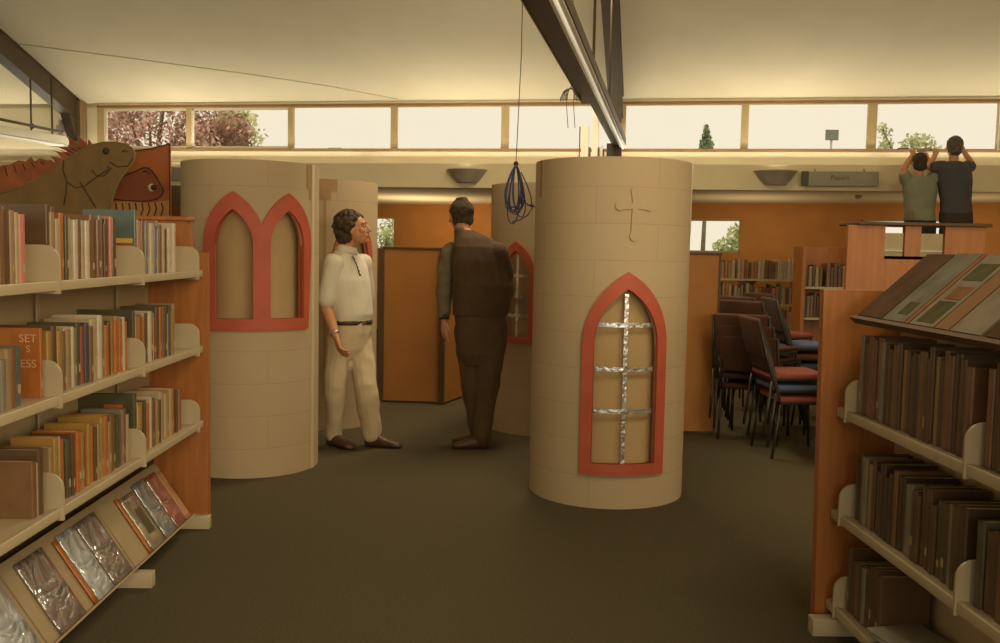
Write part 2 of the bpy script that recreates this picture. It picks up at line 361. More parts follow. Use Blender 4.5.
# left batten
A2 = at(66, 145, 12.45); A2.z = 2.79; B2 = at_z(-30, 127, 2.79); d2 = (B2 - A2); L2 = d2.length; dx2 = d2.normalized(); sx2 = Vector((0, 0, 1)).cross(dx2)
BM2 = Matrix(((sx2.x, dx2.x, 0, A2.x), (sx2.y, dx2.y, 0, A2.y), (0, 0, 1, A2.z), (0, 0, 0, 1)))
root = empty('fluorescent_batten', BM2, label='white fluorescent batten hanging at the far left under the roof', cat='ceiling light')
MB().rbox(-0.05, 0.05, 0, L2, -0.03, 0.08, 0.012).build('housing', whitem, root)
MB().tube([(-0.0, 0.06, -0.045), (0, L2 - .05, -0.045)], 0.018, 10).build('tube', tubem, root)
rr = MB(); rr.tube([(0, 0.25, 0.08), (0, 0.25, 0.82)], 0.013).tube([(0, 0.62, 0.08), (0.0, 0.62, 0.72)], 0.011).build('hanger_rod', steel, root)
o = MB().tube([at(62, 132, 12.3), at(-40, 111, 10.6)], 0.018).ell(at(32, 126, 11.8), .03, .03, .035).build('conduit_pipe', steel)
tag(o, 'thin dark conduit pipe running above the left fluorescent batten', 'pipe')
# white posts / rods behind the front tower
pw = at(591, 150, 9.6); k_ = 9.6 / FPX
o = MB().box(1 * k_, 7 * k_, -0.03, 0.03, -0.9, 0.50).build('white_post', whitem, M=Matrix.Translation(pw) @ Matrix.Rotation(-TH, 4, 'Z'))
MB().box(-9.5 * k_, -2.5 * k_, -0.03, 0.03, -0.9, 0.24).build('side_post', whitem, o); MB().box(8.5 * k_, 12 * k_, -0.03, 0.03, -0.9, 0.04).build('side_post', whitem, o)
for x_, z_, r_ in ((-11, .23, .006), (-1, .02, .012), (7.8, .02, .010), (12.6, .0, .008)): MB().tube([(x_ * k_, -0.05, -0.9), (x_ * k_, -0.05, z_)], r_).build('dark_rod', steel, o)
tag(o, 'white post frame with dark rods rising behind the front tower', 'post')
MB().box(-0.12, 0.15, -0.1, 0.1, -pw.z, -0.9).build('stand_base', whitem, o)

# ---------------- wall uplights, sign
def uplight(u, lab):
    root = empty('wall_uplight', WM @ Matrix.Translation((u, -0.22, 2.42)), label=lab, cat='wall light', group=None)
    n = 14; vs = []; prof = [(0.13, -0.09), (0.19, -0.02), (0.245, 0.06), (0.265, 0.075), (0.255, 0.075), (0.235, 0.055), (0.12, -0.075)]
    MB().lathe(prof, seg=20, a0=PI, a1=2 * PI).prism([(0.13 * math.cos(PI + PI * k / 20), 0.13 * math.sin(PI + PI * k / 20)) for k in range(21)], -0.09, -0.085, lambda x, y, z: Vector((x, y, z))).build('bowl', greym, root)
    MB().rbox(-0.06, 0.06, -0.02, 0.0, -0.06, 0.06, 0.005).build('wall_plate', greym, root)
    MB().tube([(-0.07, -0.07, 0.03), (0.07, -0.07, 0.03)], 0.02, 10).build('bulb', tubem, root)
    l = lamp('uplight_lamp', 'SPOT', WM @ Vector((u, -0.36, 2.50)), UPW, (1.0, 0.88, 0.64), WM @ Vector((u, -0.75, 3.6)), 0.06, spot_size=math.radians(165), spot_blend=0.7)
UPW = 13
uplight(-0.42, 'grey bowl wall uplight left of the front tower, above the man in the dark vest')
uplight(3.37, 'grey bowl wall uplight beside the long grey sign')
uplight(-4.40, 'grey wall uplight mostly hidden behind the left tower')
uplight(-8.2, 'added unseen wall uplight brightening the left end, beyond the window row')  # added out of view to brighten the left wall and ceiling
uplight(7.2, 'wall uplight beyond the right edge of the window row')
sgn = empty('hanging_sign', WM @ Matrix.Translation((4.10, -0.30, 2.405)) @ Matrix.Diagonal((0.93, 1, 1, 1)), label='long grey-green sign board with dark square at its left end, on the bulkhead', cat='sign')
signm = mat('grey_green_sign_face', (0.26, 0.235, 0.155), 0.6, 0.05)
MB().rbox(-0.47, 0.47, -0.02, 0.02, -0.09, 0.085, 0.005).build('board', signm, sgn)
MB().box(-0.47, -0.385, -0.026, -0.02, -0.09, 0.085).build('end_square', mat('dark_green_square', (0.05, 0.055, 0.03), 0.6), sgn)
text_mesh('lettering', 'Papers', 0.085, mat('sign_letter_brown', (0.12, 0.08, 0.05), 0.7), sgn, Matrix.Translation((0.0, -0.0215, 0.01)) @ Matrix.Rotation(PI / 2, 4, 'X'))
MB().tube([(-0.3, 0, 0.08), (-0.3, 0.07, 0.12)], 0.006).tube([(0.3, 0, 0.08), (0.3, 0.07, 0.12)], 0.006).build('bracket', steel, sgn)
tag(MB().ell((0, 0, 0), 0.045, 0.045, 0.03).build('smoke_detector', greym, M=WM @ Matrix.Translation((4.5, 0.6, 2.25))), 'small round dark detector on the low ceiling under the sign', 'detector')
for cu_ in (-6.6, -3.4, -0.2, 3.0, 6.2): lamp('ceiling_fill_lamp', 'AREA', WM @ Vector((cu_, -0.12, 2.585)), 21, (1.0, 0.90, 0.68), WM @ Vector((cu_, -0.9, 3.6)), 3.1, 0.12)  # unseen strip lamps added above the bulkhead to brighten the ceiling
# lamps of the recess: uplighters added out of sight to brighten wall and soffit
for x, y, lab, lf_ in ((-1.3, 14.6, 'added uplighter brightening the recess, out of sight behind the left ochre screens', 24), (3.4, 12.85, 'added unseen uplighter brightening the recess behind the far back bookcase', 7), (6.0, 11.9, 'added unseen uplighter brightening the recess behind the shelf unit at the right', 5)):
    fl_ = empty('added_uplighter', Matrix.Translation((x, y, 0)), label=lab, cat='lamp')
    MB().lathe([(0.0, 0.0), (0.14, 0.0), (0.14, 0.02), (0.02, 0.03), (0.015, 1.0), (0.05, 1.03), (0.15, 1.14), (0.14, 1.145), (0.05, 1.05), (0.0, 1.04)]).build('pole_and_bowl', greym, fl_)
    lamp('recess_fill_lamp', 'AREA', (x, y, 1.15), lf_, (1.0, 0.74, 0.42), (x + .05, y + 0.35, 3.0), 0.25, spread=math.radians(175))

# ================================================================== TREES OUTSIDE
def leaf_crown(name, blobs, n, size, m, seed, parent=None):
    rnd = random.Random(seed); mb = MB()
    tot = sum(b[3] for b in blobs)
    for x, y, z, r in blobs:
        for _ in range(int(n * r / tot)):
            d = Vector((rnd.gauss(0, 1), rnd.gauss(0, 1), rnd.gauss(0, 1))).normalized() * r * rnd.random() ** 0.45
            c = Vector((x, y, z)) + d; a = Vector((rnd.uniform(-1, 1), rnd.uniform(-1, 1), rnd.uniform(-1, 1))).normalized()
            b = a.cross(Vector((rnd.uniform(-1, 1), rnd.uniform(-1, 1), rnd.uniform(-1, 1)))).normalized(); s = size * rnd.uniform(0.6, 1.3)
            mb.add([c - a * s, c + b * s * 0.5, c + a * s, c - b * s * 0.5], [(0, 1, 2, 3)])
    return mb.build(name, m, parent, fix=False)
def leafm(name, c1, c2):
    m = bpy.data.materials.new(name); m.use_nodes = True; N = m.node_tree.nodes; L = m.node_tree.links; b = N['Principled BSDF']; b.inputs['Roughness'].default_value = 0.7
    g = N.new('ShaderNodeTexCoord'); nz = N.new('ShaderNodeTexNoise'); nz.inputs['Scale'].default_value = 1.6; L.new(g.outputs['Object'], nz.inputs[0])
    rp = N.new('ShaderNodeValToRGB'); rp.color_ramp.elements[0].position = 0.40; rp.color_ramp.elements[1].position = 0.55; rp.color_ramp.elements[0].color = (*c1, 1); rp.color_ramp.elements[1].color = (*c2, 1)
    L.new(nz.outputs['Fac'], rp.inputs[0]); L.new(rp.outputs[0], b.inputs['Base Color']); return m
bark = mat('tree_bark', (0.26, 0.20, 0.14), 0.9, 0.2)
def tree(px, py, Y, blobs, n, size, m, lab, seed):
    K_ = 1.3; Y = Y * K_; blobs = [(a * K_, b * K_, c_ * K_, r_ * K_) for a, b, c_, r_ in blobs]; size = size * K_; c = at(px, py, Y); root = empty('tree', Matrix.Translation((c.x, c.y, -0.15)), label=lab, cat='tree')
    bl = [(x, y, z + c.z + 0.15, r) for x, y, z, r in blobs]
    leaf_crown('foliage', bl, n, size, m, seed, root)
    mb = MB(); top = min(b[2] for b in bl); mb.tube([(0, 0, 0), (0.05, 0, top * 0.6), (0, 0, c.z + .1)], [0.12, 0.08, 0.04])
    for x, y, z, r in bl[:6]: mb.tube([(0, 0, top * 0.7), (x * .5, y * .5, (top * .7 + z) * .55), (x, y, z)], [0.08, 0.05, 0.02], 6)
    mb.build('trunk', bark, root)
purple = leafm('plum_leaves', (0.36, 0.22, 0.17), (0.98, 0.66, 0.56)); pgreen = leafm('pale_green_leaves', (0.72, 0.76, 0.45), (0.98, 0.96, 0.68)); dgreen = leafm('grey_green_leaves', (0.16, 0.22, 0.12), (0.45, 0.50, 0.28))
rnd = random.Random(5)
tree(150, 128, 21, [(rnd.uniform(-1.6, 1.3), rnd.uniform(-1, 1), rnd.uniform(-1.3, 1.4), rnd.uniform(.5, .9)) for _ in range(22)], 14000, 0.058, purple, 'plum tree with pinkish purple leaves outside the leftmost windows', 1)
tree(215, 128, 20.5, [(rnd.uniform(-0.7, 0.5), rnd.uniform(-.5, .5), rnd.uniform(-1.1, 1.0), rnd.uniform(.3, .5)) for _ in range(14)], 5200, 0.058, purple, 'smaller reddish plum tree outside the second window', 2)
tree(246, 130, 22, [(rnd.uniform(-0.8, 0.6), rnd.uniform(-.5, .5), rnd.uniform(-1.0, .6), rnd.uniform(.3, .55)) for _ in range(8)], 1200, 0.07, pgreen, 'pale green sparse tree outside the second window', 3)
tree(706, 143, 30, [(0, 0, -0.6 + k * 0.16, 0.38 - k * .045) for k in range(8)], 1500, 0.06, dgreen, 'small conical green tree outside the window right of the rafter', 4)
tree(912, 138, 24, [(rnd.uniform(-0.9, 0.8), rnd.uniform(-.5, .5), rnd.uniform(-0.9, 0.3), rnd.uniform(.15, .35)) for _ in range(12)], 900, 0.06, leafm('olive_leaves', (0.45, 0.48, 0.25), (0.75, 0.74, 0.45)), 'thin olive green tree outside the window above the two people', 5)
tree(386, 236, 24, [(rnd.uniform(-0.6, 0.6), 0, rnd.uniform(-1.0, .15), 0.4) for _ in range(8)], 1800, 0.07, leafm('garden_leaves', (0.35, 0.42, 0.18), (0.75, 0.76, 0.42)), 'green shrubby tree seen through the small far window beside the tower', 6)
tree(733, 240, 22, [(rnd.uniform(-0.25, 0.35), 0, rnd.uniform(-0.7, .2), 0.28) for _ in range(6)], 1200, 0.07, leafm('hedge_leaves', (0.35, 0.42, 0.20), (0.72, 0.74, 0.42)), 'green tree at the right edge of the bright low window', 7)
p = at(832, 135, 24)
o = MB().box(-0.16, 0.16, -0.03, 0.03, -0.13, 0.13).build('sign_plate', mat('slate_street_sign', (0.22, 0.24, 0.20), 0.6), M=Matrix.Translation(p))
MB().tube([(0, 0.03, 0.1), (0, 0.03, -p.z - 0.15)], 0.03).build('pole', mat('pale_pole', (0.7, 0.66, 0.5), 0.6), o)
tag(o, 'small dark square sign on a pole outside the second window from the right', 'sign')

# ================================================================== TOWERS
def cyl_hit(px, py, c, R):
    d = ray(px, py); a = d.x ** 2 + d.y ** 2; b = -2 * (d.x * c[0] + d.y * c[1]); cc = c[0] ** 2 + c[1] ** 2 - R * R
    t_ = (-b - math.sqrt(max(0, b * b - 4 * a * cc))) / (2 * a); P = CAM + d * t_; return math.atan2(P.x - c[0], -(P.y - c[1])) * R, P.z
def arch(u0, u1, z0, zs, zt, n=10):
    """pointed arch outline, bottom left -> right -> over the top"""
    um = (u0 + u1) / 2; pts = [(u0, z0), (u1, z0)]; h = u1 - um
    H = zt - zs; Rr = (h * h + H * H) / (2 * h)
    for k in range(n + 1):
        a = math.asin(min(1, H / Rr)) * k / n; pts.append((u1 - Rr + Rr * math.cos(a), zs + Rr * math.sin(a)))
    for k in range(n - 1, -1, -1):
        a = math.asin(min(1, H / Rr)) * k / n; pts.append((u0 + Rr - Rr * math.cos(a), zs + Rr * math.sin(a)))
    out = []
    for i in range(len(pts)):                      # densify the straight runs so they can follow the curve
        a, b = pts[i], pts[(i + 1) % len(pts)]; L_ = math.hypot(a[0] - b[0], a[1] - b[1]); k = max(1, int(L_ / 0.04))
        out += [(a[0] + (b[0] - a[0]) * j / k, a[1] + (b[1] - a[1]) * j / k) for j in range(k)]
    return out
def inside(p, poly):
    r = False; n = len(poly)
    for i in range(n):
        a, b = poly[i], poly[i - 1]
        if (a[1] > p[1]) != (b[1] > p[1]) and p[0] < (b[0] - a[0]) * (p[1] - a[1]) / (b[1] - a[1]) + a[0]: r = not r
    return r
def sheet(R, region, holes, du=0.03, dz=0.06, full=None):
    """triangulated (u,z) sheet between region outline (or full rectangle) and holes -> verts2d, faces"""
    pts = []; eds = []
    def loop(poly, closed=True):
        k = len(pts); pts.extend(Vector(p) for p in poly); n = len(poly)
        eds.extend((k + i, k + (i + 1) % n) for i in range(n))
    if full:
        u0, u1, z0, z1 = full; nu = round((u1 - u0) / du); nz = round((z1 - z0) / dz)
        out = [(u0 + (u1 - u0) * i / nu, z0) for i in range(nu)] + [(u1, z0 + (z1 - z0) * j / nz) for j in range(nz)] + [(u1 - (u1 - u0) * i / nu, z1) for i in range(nu)] + [(u0, z1 - (z1 - z0) * j / nz) for j in range(nz)]
        loop(out)
        for i in range(1, nu):
            for j in range(1, nz):
                p = (u0 + (u1 - u0) * i / nu, z0 + (z1 - z0) * j / nz)
                if all(min(math.hypot(p[0] - q[0], p[1] - q[1]) for q in h) > 0.012 for h in holes): pts.append(Vector(p))
    else: loop(region)
    for h in holes: loop(h)
    V, E_, F_, *_ = delaunay_2d_cdt(pts, eds, [], 0, 1e-5)
    fs = []
    for f in F_:
        c_ = (sum(V[i][0] for i in f) / len(f), sum(V[i][1] for i in f) / len(f))
        if any(inside(c_, h) for h in holes): continue
        if region is not None and not inside(c_, region): continue
        if full and not (full[0] <= c_[0] <= full[1]): continue
        fs.append(tuple(f))
    return [tuple(v) for v in V], fs
def wrap(name, V, F, R, r0, r1, m, parent, uv=True, wrapround=False, zc=None):
    """thick curved shell between radii r0 (inner) and r1 (outer) from a flat (u,z) sheet; u measured at radius R, u=0 faces -Y"""
    me = bpy.data.meshes.new(name)
    def pt(u, z, r): a = u / R; return (r * math.sin(a), -r * math.cos(a), z)
    n = len(V); vs = [pt(u, z, r1) for u, z in V] + [pt(u, z, r0) for u, z in V]
    cnt = {}
    for f in F:
        for i in range(len(f)): e = (f[i], f[(i + 1) % len(f)]); cnt[e] = 1
    fs = [tuple(f) for f in F] + [tuple(i + n for i in reversed(f)) for f in F]
    for (a, b) in list(cnt):
        if (b, a) not in cnt: fs.append((b, a, a + n, b + n))
    me.from_pydata(vs, [], fs)
    ul = me.uv_layers.new(name='UV'); k = 0
    for p_ in me.polygons:
        for li in p_.loop_indices:
            vi = me.loops[li].vertex_index % n; ul.data[li].uv = (V[vi][0] + 2.0, V[vi][1] + 0.02)
    me.materials.append(m)
    bm = bmesh.new(); bm.from_mesh(me)
    if wrapround: bmesh.ops.remove_doubles(bm, verts=bm.verts[:], dist=0.0008)
    bmesh.ops.recalc_face_normals(bm, faces=bm.faces[:])
    for f in bm.faces: f.smooth = True
    for e in bm.edges:
        if len(e.link_faces) == 2 and e.calc_face_angle(0) > 0.6: e.smooth = False
    bm.to_mesh(me); bm.free()
    o = bpy.data.objects.new(name, me); link(o, parent); return o
def tower(c, R, H, holes, rot, lab):
    root = empty('castle_tower', Matrix.Translation((c[0], c[1], 0)) @ Matrix.Rotation(rot, 4, 'Z'), label=lab, cat='tower', group=None)
    V, F = sheet(R, None, holes, full=(-PI * R, PI * R, 0.0, H))
    # drop the two seam-side backs only inside holes; join the seam
    wrap('shell', V, F, R, R - 0.014, R, towerm, root, wrapround=True)
    return root
def strip(R, ua, ub, za, zb_, name, m, parent, r0, r1):
    n = max(1, int((ub - ua) / 0.03)); V = [(ua + (ub - ua) * i / n, z) for z in (za, zb_) for i in range(n + 1)]
    F = [(i, i + 1, n + 2 + i, n + 1 + i) for i in range(n)]; return wrap(name, V, F, R, r0, r1, m, parent)
def backing(R, u0, u1, z0, z1, T, g=0.07):
    strip(R, u0 - .09, u1 + .09, z0 - .08, z1 + .1, 'window_backing', backm, T, R - g - .006, R - g)
backm = mat('buff_cardboard_backing', (0.46, 0.315, 0.145), 0.8, 0.05)
def grow(u0, u1, z0, zs, zt, g): return arch(u0 - g, u1 + g, z0 - g, zs, zt + g * 1.5)

# front tower
C1 = (0.678, 5.757); R1 = 0.475
u0, u1, zb, zs, zt = -0.140, 0.232, 0.265, 0.95, 1.275
h1 = arch(u0, u1, zb, zs, zt)
T1 = tower(C1, R1, 2.02, [h1], 0, 'beige cardboard castle tower in front, with a single red pointed-arch window')
V, F = sheet(R1, grow(u0, u1, zb, zs, zt, 0.064), [h1]); wrap('window_frame', V, F, R1, R1 - 0.018, R1 + 0.02, redm, T1)
for z in (1.055, 0.80, 0.555): strip(R1, u0 + 0.008, u1 - 0.008, z, z + 0.026, 'foil_bar', foil, T1, R1 - 0.016, R1 - 0.012)
strip(R1, 0.034, 0.058, zb, zt - 0.03, 'foil_bar', foil, T1, R1 - 0.021, R1 - 0.017)
backing(R1, u0, u1, zb, zt, T1, 0.06)
# raised cross
cu, czz = cyl_hit(635, 206, C1, R1)
def cross_poly(cu, cz_, a, wd):
    pts = []
    def lobe(dx, dy, L_):
        ang = math.atan2(dy, dx); px_, py_ = -dy, dx
        b0 = (cu + dx * wd * .5 - px_ * wd * .5, cz_ + dy * wd * .5 - py_ * wd * .5)
        out = [(cu + dx * wd * .5 - px_ * wd * .5, cz_ + dy * wd * .5 - py_ * wd * .5)]
        cx, cy = cu + dx * L_, cz_ + dy * L_
        for k in range(9):
            t_ = ang - PI * 0.72 + 2 * PI * 0.72 * k / 8; out.append((cx + wd * .85 * math.cos(t_), cy + wd * .85 * math.sin(t_)))
        return out
    for dx, dy, L_ in ((1, 0, a), (0, 1, a), (-1, 0, a), (0, -1, a * 2.0)): pts += lobe(dx, dy, L_)
    return pts
cp = cross_poly(cu, czz, 0.085, 0.032); V, F = sheet(R1, cp, []); wrap('cross_relief', V, F, R1, R1 - 0.002, R1 + 0.009, towerm, T1)
barem = mat('bare_brown_cardboard', (0.36, 0.22, 0.10), 0.8, 0.08)
strip(R1, -0.60, -0.555, 1.80, 2.02, 'torn_patch', barem, T1, R1 - 0.001, R1 + 0.004)
tapem = mat('clear_tape_strip', (0.58, 0.48, 0.31), 0.35, 0.05)
strip(R1, 0.60, 0.63, 1.60, 2.02, 'tape_strip', tapem, T1, R1 - 0.001, R1 + 0.003)
# left tower with double arch
C2 = (-1.682, 6.27); R2 = 0.447
def H2(px, py): return cyl_hit(px, py, C2, R2)
ua = H2(215, 240)[0]; ub = H2(253, 240)[0]; uc = H2(270, 240)[0]; ud = H2(302, 240)[0]
zb = H2(240, 319)[1]; zs = H2(240, 245)[1]; zt = H2(232, 209)[1]
print('LT', ua, ub, uc, ud, zb, zs, zt)
ha = arch(ua, ub, zb, zs, zt); hb = arch(uc, ud, zb, zs, zt + 0.0)
T2 = tower(C2, R2, 2.015, [ha, hb], 0, 'beige cardboard castle tower on the left, with a twin red arched window')
g = 0.078
backing(R2, ua, ud, zb, zt, T2, 0.09)
def lower_env(ua, ub, uc, ud, zb, zs, zt, g):
    a = grow(ua, ub, zb, zs, zt, g * .95); b = grow(uc, ud, zb, zs, zt, g * .95); return a, b
ga, gb = lower_env(ua, ub, uc, ud, zb, zs, zt, g)
# union outline: fine column-wise envelope
n = 90; uL = ua - g * .95; uR = ud + g * .95; topc = []
def top_of(poly, u):
    zz = [a[1] + (b[1] - a[1]) * (u - a[0]) / (b[0] - a[0]) for a, b in zip(poly, poly[1:] + poly[:1]) if (a[0] - u) * (b[0] - u) <= 0 and abs(a[0] - b[0]) > 1e-9]
    return max(zz) if zz else -1
for i in range(n + 1):
    u = uR + (uL - uR) * i / n; uu = min(max(u, uL + 1e-4), uR - 1e-4); topc.append((u, max(top_of(ga, uu), top_of(gb, uu))))
bot = [(uL + (uR - uL) * i / 24, zb - g * .95) for i in range(24)]
V, F = sheet(R2, bot + topc, [ha, hb]); wrap('window_frame', V, F, R2, R2 - 0.03, R2 + 0.02, redm, T2)
strip(R2, 0.575, 0.61, 0.0, 2.015, 'seam_strip', tapem, T2, R2 - 0.001, R2 + 0.006)
strip(R2, 0.52, 0.574, 1.86, 2.015, 'torn_patch', barem, T2, R2 - 0.001, R2 + 0.004)
strip(R2, 0.545, 0.574, 1.79, 1.86, 'torn_patch', barem, T2, R2 - 0.001, R2 + 0.004)
# third tower behind the man in white
C3 = (-1.53, 7.9); R3 = 0.475
u0, u1 = cyl_hit(340, 290, C3, R3)[0], cyl_hit(366, 290, C3, R3)[0]; zb = 0.95; zs = 1.40; zt = 1.66
h3 = arch(u0, u1, zb, zs, zt); T3 = tower(C3, R3, 2.02, [h3], 0, 'beige cardboard castle tower behind the man in the white shirt')
V, F = sheet(R3, grow(u0, u1, zb, zs, zt, 0.06), [h3]); wrap('window_frame', V, F, R3, R3 - 0.018, R3 + 0.022, redm, T3)
backing(R3, u0, u1, zb, zt, T3)
pu = [cyl_hit(x, 195, C3, R3)[0] for x in (319, 337, 331)]
strip(R3, pu[0] - .1, pu[1], 1.93, 2.02, 'torn_patch', barem, T3, R3 - 0.001, R3 + 0.004); strip(R3, pu[0] - .1, pu[2], 1.86, 1.93, 'torn_patch', barem, T3, R3 - 0.001, R3 + 0.004)
a_ = cyl_hit(323.5, 250, C3, R3)[0]; strip(R3, a_, a_ + 0.02, 0.3, 1.86, 'seam_strip', mat('brown_seam', (0.40, 0.25, 0.10), 0.8), T3, R3 - 0.001, R3 + 0.003)
# fourth tower behind the front one
C4 = (0.385, 7.82); R4 = 0.475
u0, u1 = cyl_hit(505, 290, C4, R4)[0], cyl_hit(529, 290, C4, R4)[0]; zb = 0.79; zs = 1.28; zt = 1.48
h4 = arch(u0, u1, zb, zs, zt); T4 = tower(C4, R4, 2.02, [h4], 0, 'beige cardboard castle tower half hidden behind the front tower')
V, F = sheet(R4, grow(u0, u1, zb, zs, zt, 0.05), [h4]); wrap('window_frame', V, F, R4, R4 - 0.018, R4 + 0.02, redm, T4)
for z in (1.27, 1.10, 0.95): strip(R4, u0, u1, z, z + 0.024, 'foil_bar', foil, T4, R4 - 0.016, R4 - 0.012)
strip(R4, (u0 + u1) / 2 - .012, (u0 + u1) / 2 + .012, zb, zt - .03, 'foil_bar', foil, T4, R4 - 0.021, R4 - 0.017)
backing(R4, u0, u1, zb, zt, T4)
q = cyl_hit(493, 200, C4, R4)[0]; strip(R4, q - .05, q + .02, 1.86, 2.02, 'torn_patch', barem, T4, R4 - 0.001, R4 + 0.004)

# ================================================================== SCREENS
def screen(px0, px1, y0, y1, h, lab, dark_left=False):
    a = at_z(px0, y0, 0); b = at_z(px1, y1, 0); d = b - a; L_ = d.length; x = d.normalized(); y = Vector((-x.y, x.x, 0))
    M = Matrix(((x.x, y.x, 0, a.x), (x.y, y.y, 0, a.y), (0, 0, 1, 0), (0, 0, 0, 1)))
    root = empty('display_screen', M, label=lab, cat='screen')
    MB().box(0, L_, 0, 0.04, 0.02, h).build('panel', woodscreen, root)
    MB().rbox(-0.01, L_ + 0.01, -0.01, 0.05, h, h + 0.022, 0.004).build('top_rail', capm, root)
    s = MB(); s.box(-0.045 if dark_left else -0.012, 0.012, -0.008, 0.048, 0, h)
    s.box(L_ - 0.012, L_ + 0.006, -0.004, 0.044, 0, h); s.build('edge_post', capm, root)
    return root
screen(382, 441, 402, 404, 1.475, 'ochre freestanding display screen between the two men', True)
screen(443, 470, 405, 395, 1.475, 'narrow angled ochre screen beside the hand of the man in the vest')
screen(660, 714, 433, 433.5, 1.475, 'ochre freestanding screen to the right of the front tower')

# ================================================================== BOOKS
PAL = {'cream': (0.42, 0.32, 0.19), 'white': (0.52, 0.43, 0.30), 'brown': (0.19, 0.095, 0.04), 'dark brown': (0.115, 0.062, 0.026), 'orange': (0.40, 0.13, 0.028),
       'red': (0.29, 0.065, 0.032), 'pink': (0.52, 0.20, 0.14), 'navy blue': (0.07, 0.07, 0.08), 'blue': (0.11, 0.14, 0.20), 'grey': (0.21, 0.18, 0.125), 'dark green': (0.085, 0.075, 0.035),
       'yellow': (0.36, 0.20, 0.045), 'tan': (0.31, 0.20, 0.09), 'black': (0.075, 0.045, 0.022), 'teal': (0.10, 0.13, 0.115)}
CM = {k: mat('cover_' + k.replace(' ', '_'), v, 0.38, 0.14, 14, coat=0.25) for k, v in PAL.items()}
labelm = {False: mat('pale_spine_label', (0.42, 0.34, 0.21), 0.6, 0.1), True: mat('gold_spine_band', (0.45, 0.28, 0.08), 0.5, 0.1)}
LABP = [0.45]
def book(M, t, h, d, col, lab, group, parts=True, r=None):
    """M maps local (x: spine at 0, pages towards -x; y: thickness; z: height)"""
    b = MB(); c = 0.0025; e = 0.35 * t
    sp = [(0, 0.0), (0, t)]
    out = [(-d, 0), (-e * .6, 0), (-e * .25, 0.08 * t), (0, 0.3 * t), (0.0, 0.7 * t), (-e * .25, 0.92 * t), (-e * .6, t), (-d, t), (-d, t - c), (-e * .6 - c, t - c), (-e * .3 - c, 0.6 * t), (-e * .3 - c, 0.4 * t), (-e * .6 - c, c), (-d, c)]
    b.prism(out, 0, h, lambda x, y, z: Vector((x, y, z)))
    o = b.build('book', CM[col], M=M)
    tag(o, lab, 'book', group)
    if parts:
        MB().box(-d + 0.004, -e * .6 - c, c, t - c, 0.004, h - 0.004).build('page_block', pagem, o)
        if r is not None and r.random() < LABP[0]:
            z = h * r.uniform(0.12, 0.22); k = r.random() < 0.35; z2 = z + r.uniform(.02, .035)
            lb = MB().box(-e * .25, 0.0008, 0.3 * t, 0.7 * t, z, z2)
            lb.build('spine_label', labelm[k], o)
    return o
ORD = ['first', 'second', 'third', 'fourth', 'fifth', 'sixth', 'seventh', 'eighth', 'ninth', 'tenth', 'eleventh', 'twelfth', 'thirteenth', 'fourteenth', 'fifteenth', 'sixteenth', 'seventeenth', 'eighteenth', 'nineteenth', 'twentieth', 'twenty-first', 'twenty-second', 'twenty-third', 'twenty-fourth', 'twenty-fifth', 'twenty-sixth', 'twenty-seventh', 'twenty-eighth', 'twenty-ninth', 'thirtieth', 'thirty-first', 'thirty-second', 'thirty-third', 'thirty-fourth', 'thirty-fifth', 'thirty-sixth']

def bookcase(name, M, side, ynear, yends, shelves, depth, end_poly, back_h, lab, wood_t=0.045, lipm=None):
    """local frame: x=0 is the open front; the body lies on side*x<0 ... ; y runs away from the camera; ends at y=0"""
    s = side
    root = empty(name, M, label=lab, cat='bookcase')
    MB().prism([(s * a, z) for a, z in end_poly], 0.0, wood_t, lambda x, z, y: Vector((x, y, z))).build('end_panel', wood, root)
    MB().box(*sorted((s * -(depth + 0.03), s * -(depth + 0.01))), ynear, 0, 0.08, back_h).build('back_panel', creamdk, root)
    for z in shelves:
        sh = MB(); sh.box(*sorted((s * -depth, s * -0.004)), ynear, -0.002, z - 0.022, z)
        sh.rbox(*sorted((s * -0.012, s * 0.004)), ynear, -0.01, z - 0.030, z + 0.004, 0.003); o = sh.build('shelf', cream, root)
        for yb in yends:
            if yb < ynear: continue
            r = 0.055; top = 0.125; pl = [(-0.2, -0.04), (0.012, -0.04), (0.012, top - r)]
            pl += [(0.012 - r + r * math.cos(a * PI / 12), top - r + r * math.sin(a * PI / 12)) for a in range(1, 7)] + [(-0.2, top)]
            MB().prism([(s * a, z + b) for a, b in pl], yb - 0.006, yb + 0.004, lambda x, zz, y: Vector((x, y, zz)), False).build('shelf_bracket', cream, root)
    return root
# ---- left bookcase
angL = math.atan(0.0237)
ML = Matrix.Translation((-1.538, 4.80, 0)) @ Matrix.Rotation(angL, 4, 'Z')
LS = [1.345, 0.955, 0.565]
BR = [-0.10, -0.87, -1.66]
LB = bookcase('bookcase', ML, 1, -2.55, BR, LS, 0.27, [(-0.62, 0), (0.022, 0), (0.022, 1.44), (-0.055, 1.44), (-0.075, 1.60), (-0.62, 1.60)], 1.5, 'orange-brown wooden bookcase full of books along the left side of the aisle')
MB().rbox(-0.64, -0.055, -0.02, 0.065, 1.60, 1.622, 0.006).build('cap_board', wood, LB)
for yb in (-0.0, -0.85, -1.70): MB().rbox(-0.5, 0.04, yb - 0.05, yb, 0, 0.068, 0.004).build('foot', cream, LB)
MB().prism([(-0.28, 0.10), (-0.26, 0.10), (-0.26, 0.50), (-0.28, 0.50)], -2.55, 0, lambda x, z, y: Vector((x, y, z))).build('kick_board', capm, LB)
for yb in (-0.47, -1.26, -2.05): MB().box(-0.262, -0.255, yb, yb + 0.02, 0.5, 1.5).build('upright', cream, LB)
tray = MB()
T0 = Vector((-0.215, 0, 0.365)); T1v = Vector((-0.030, 0, 0.085)); td = (T1v - T0); tl = td.length; td.normalize(); tn = Vector((-td.z, 0, td.x))
if tn.x < 0: tn = -tn
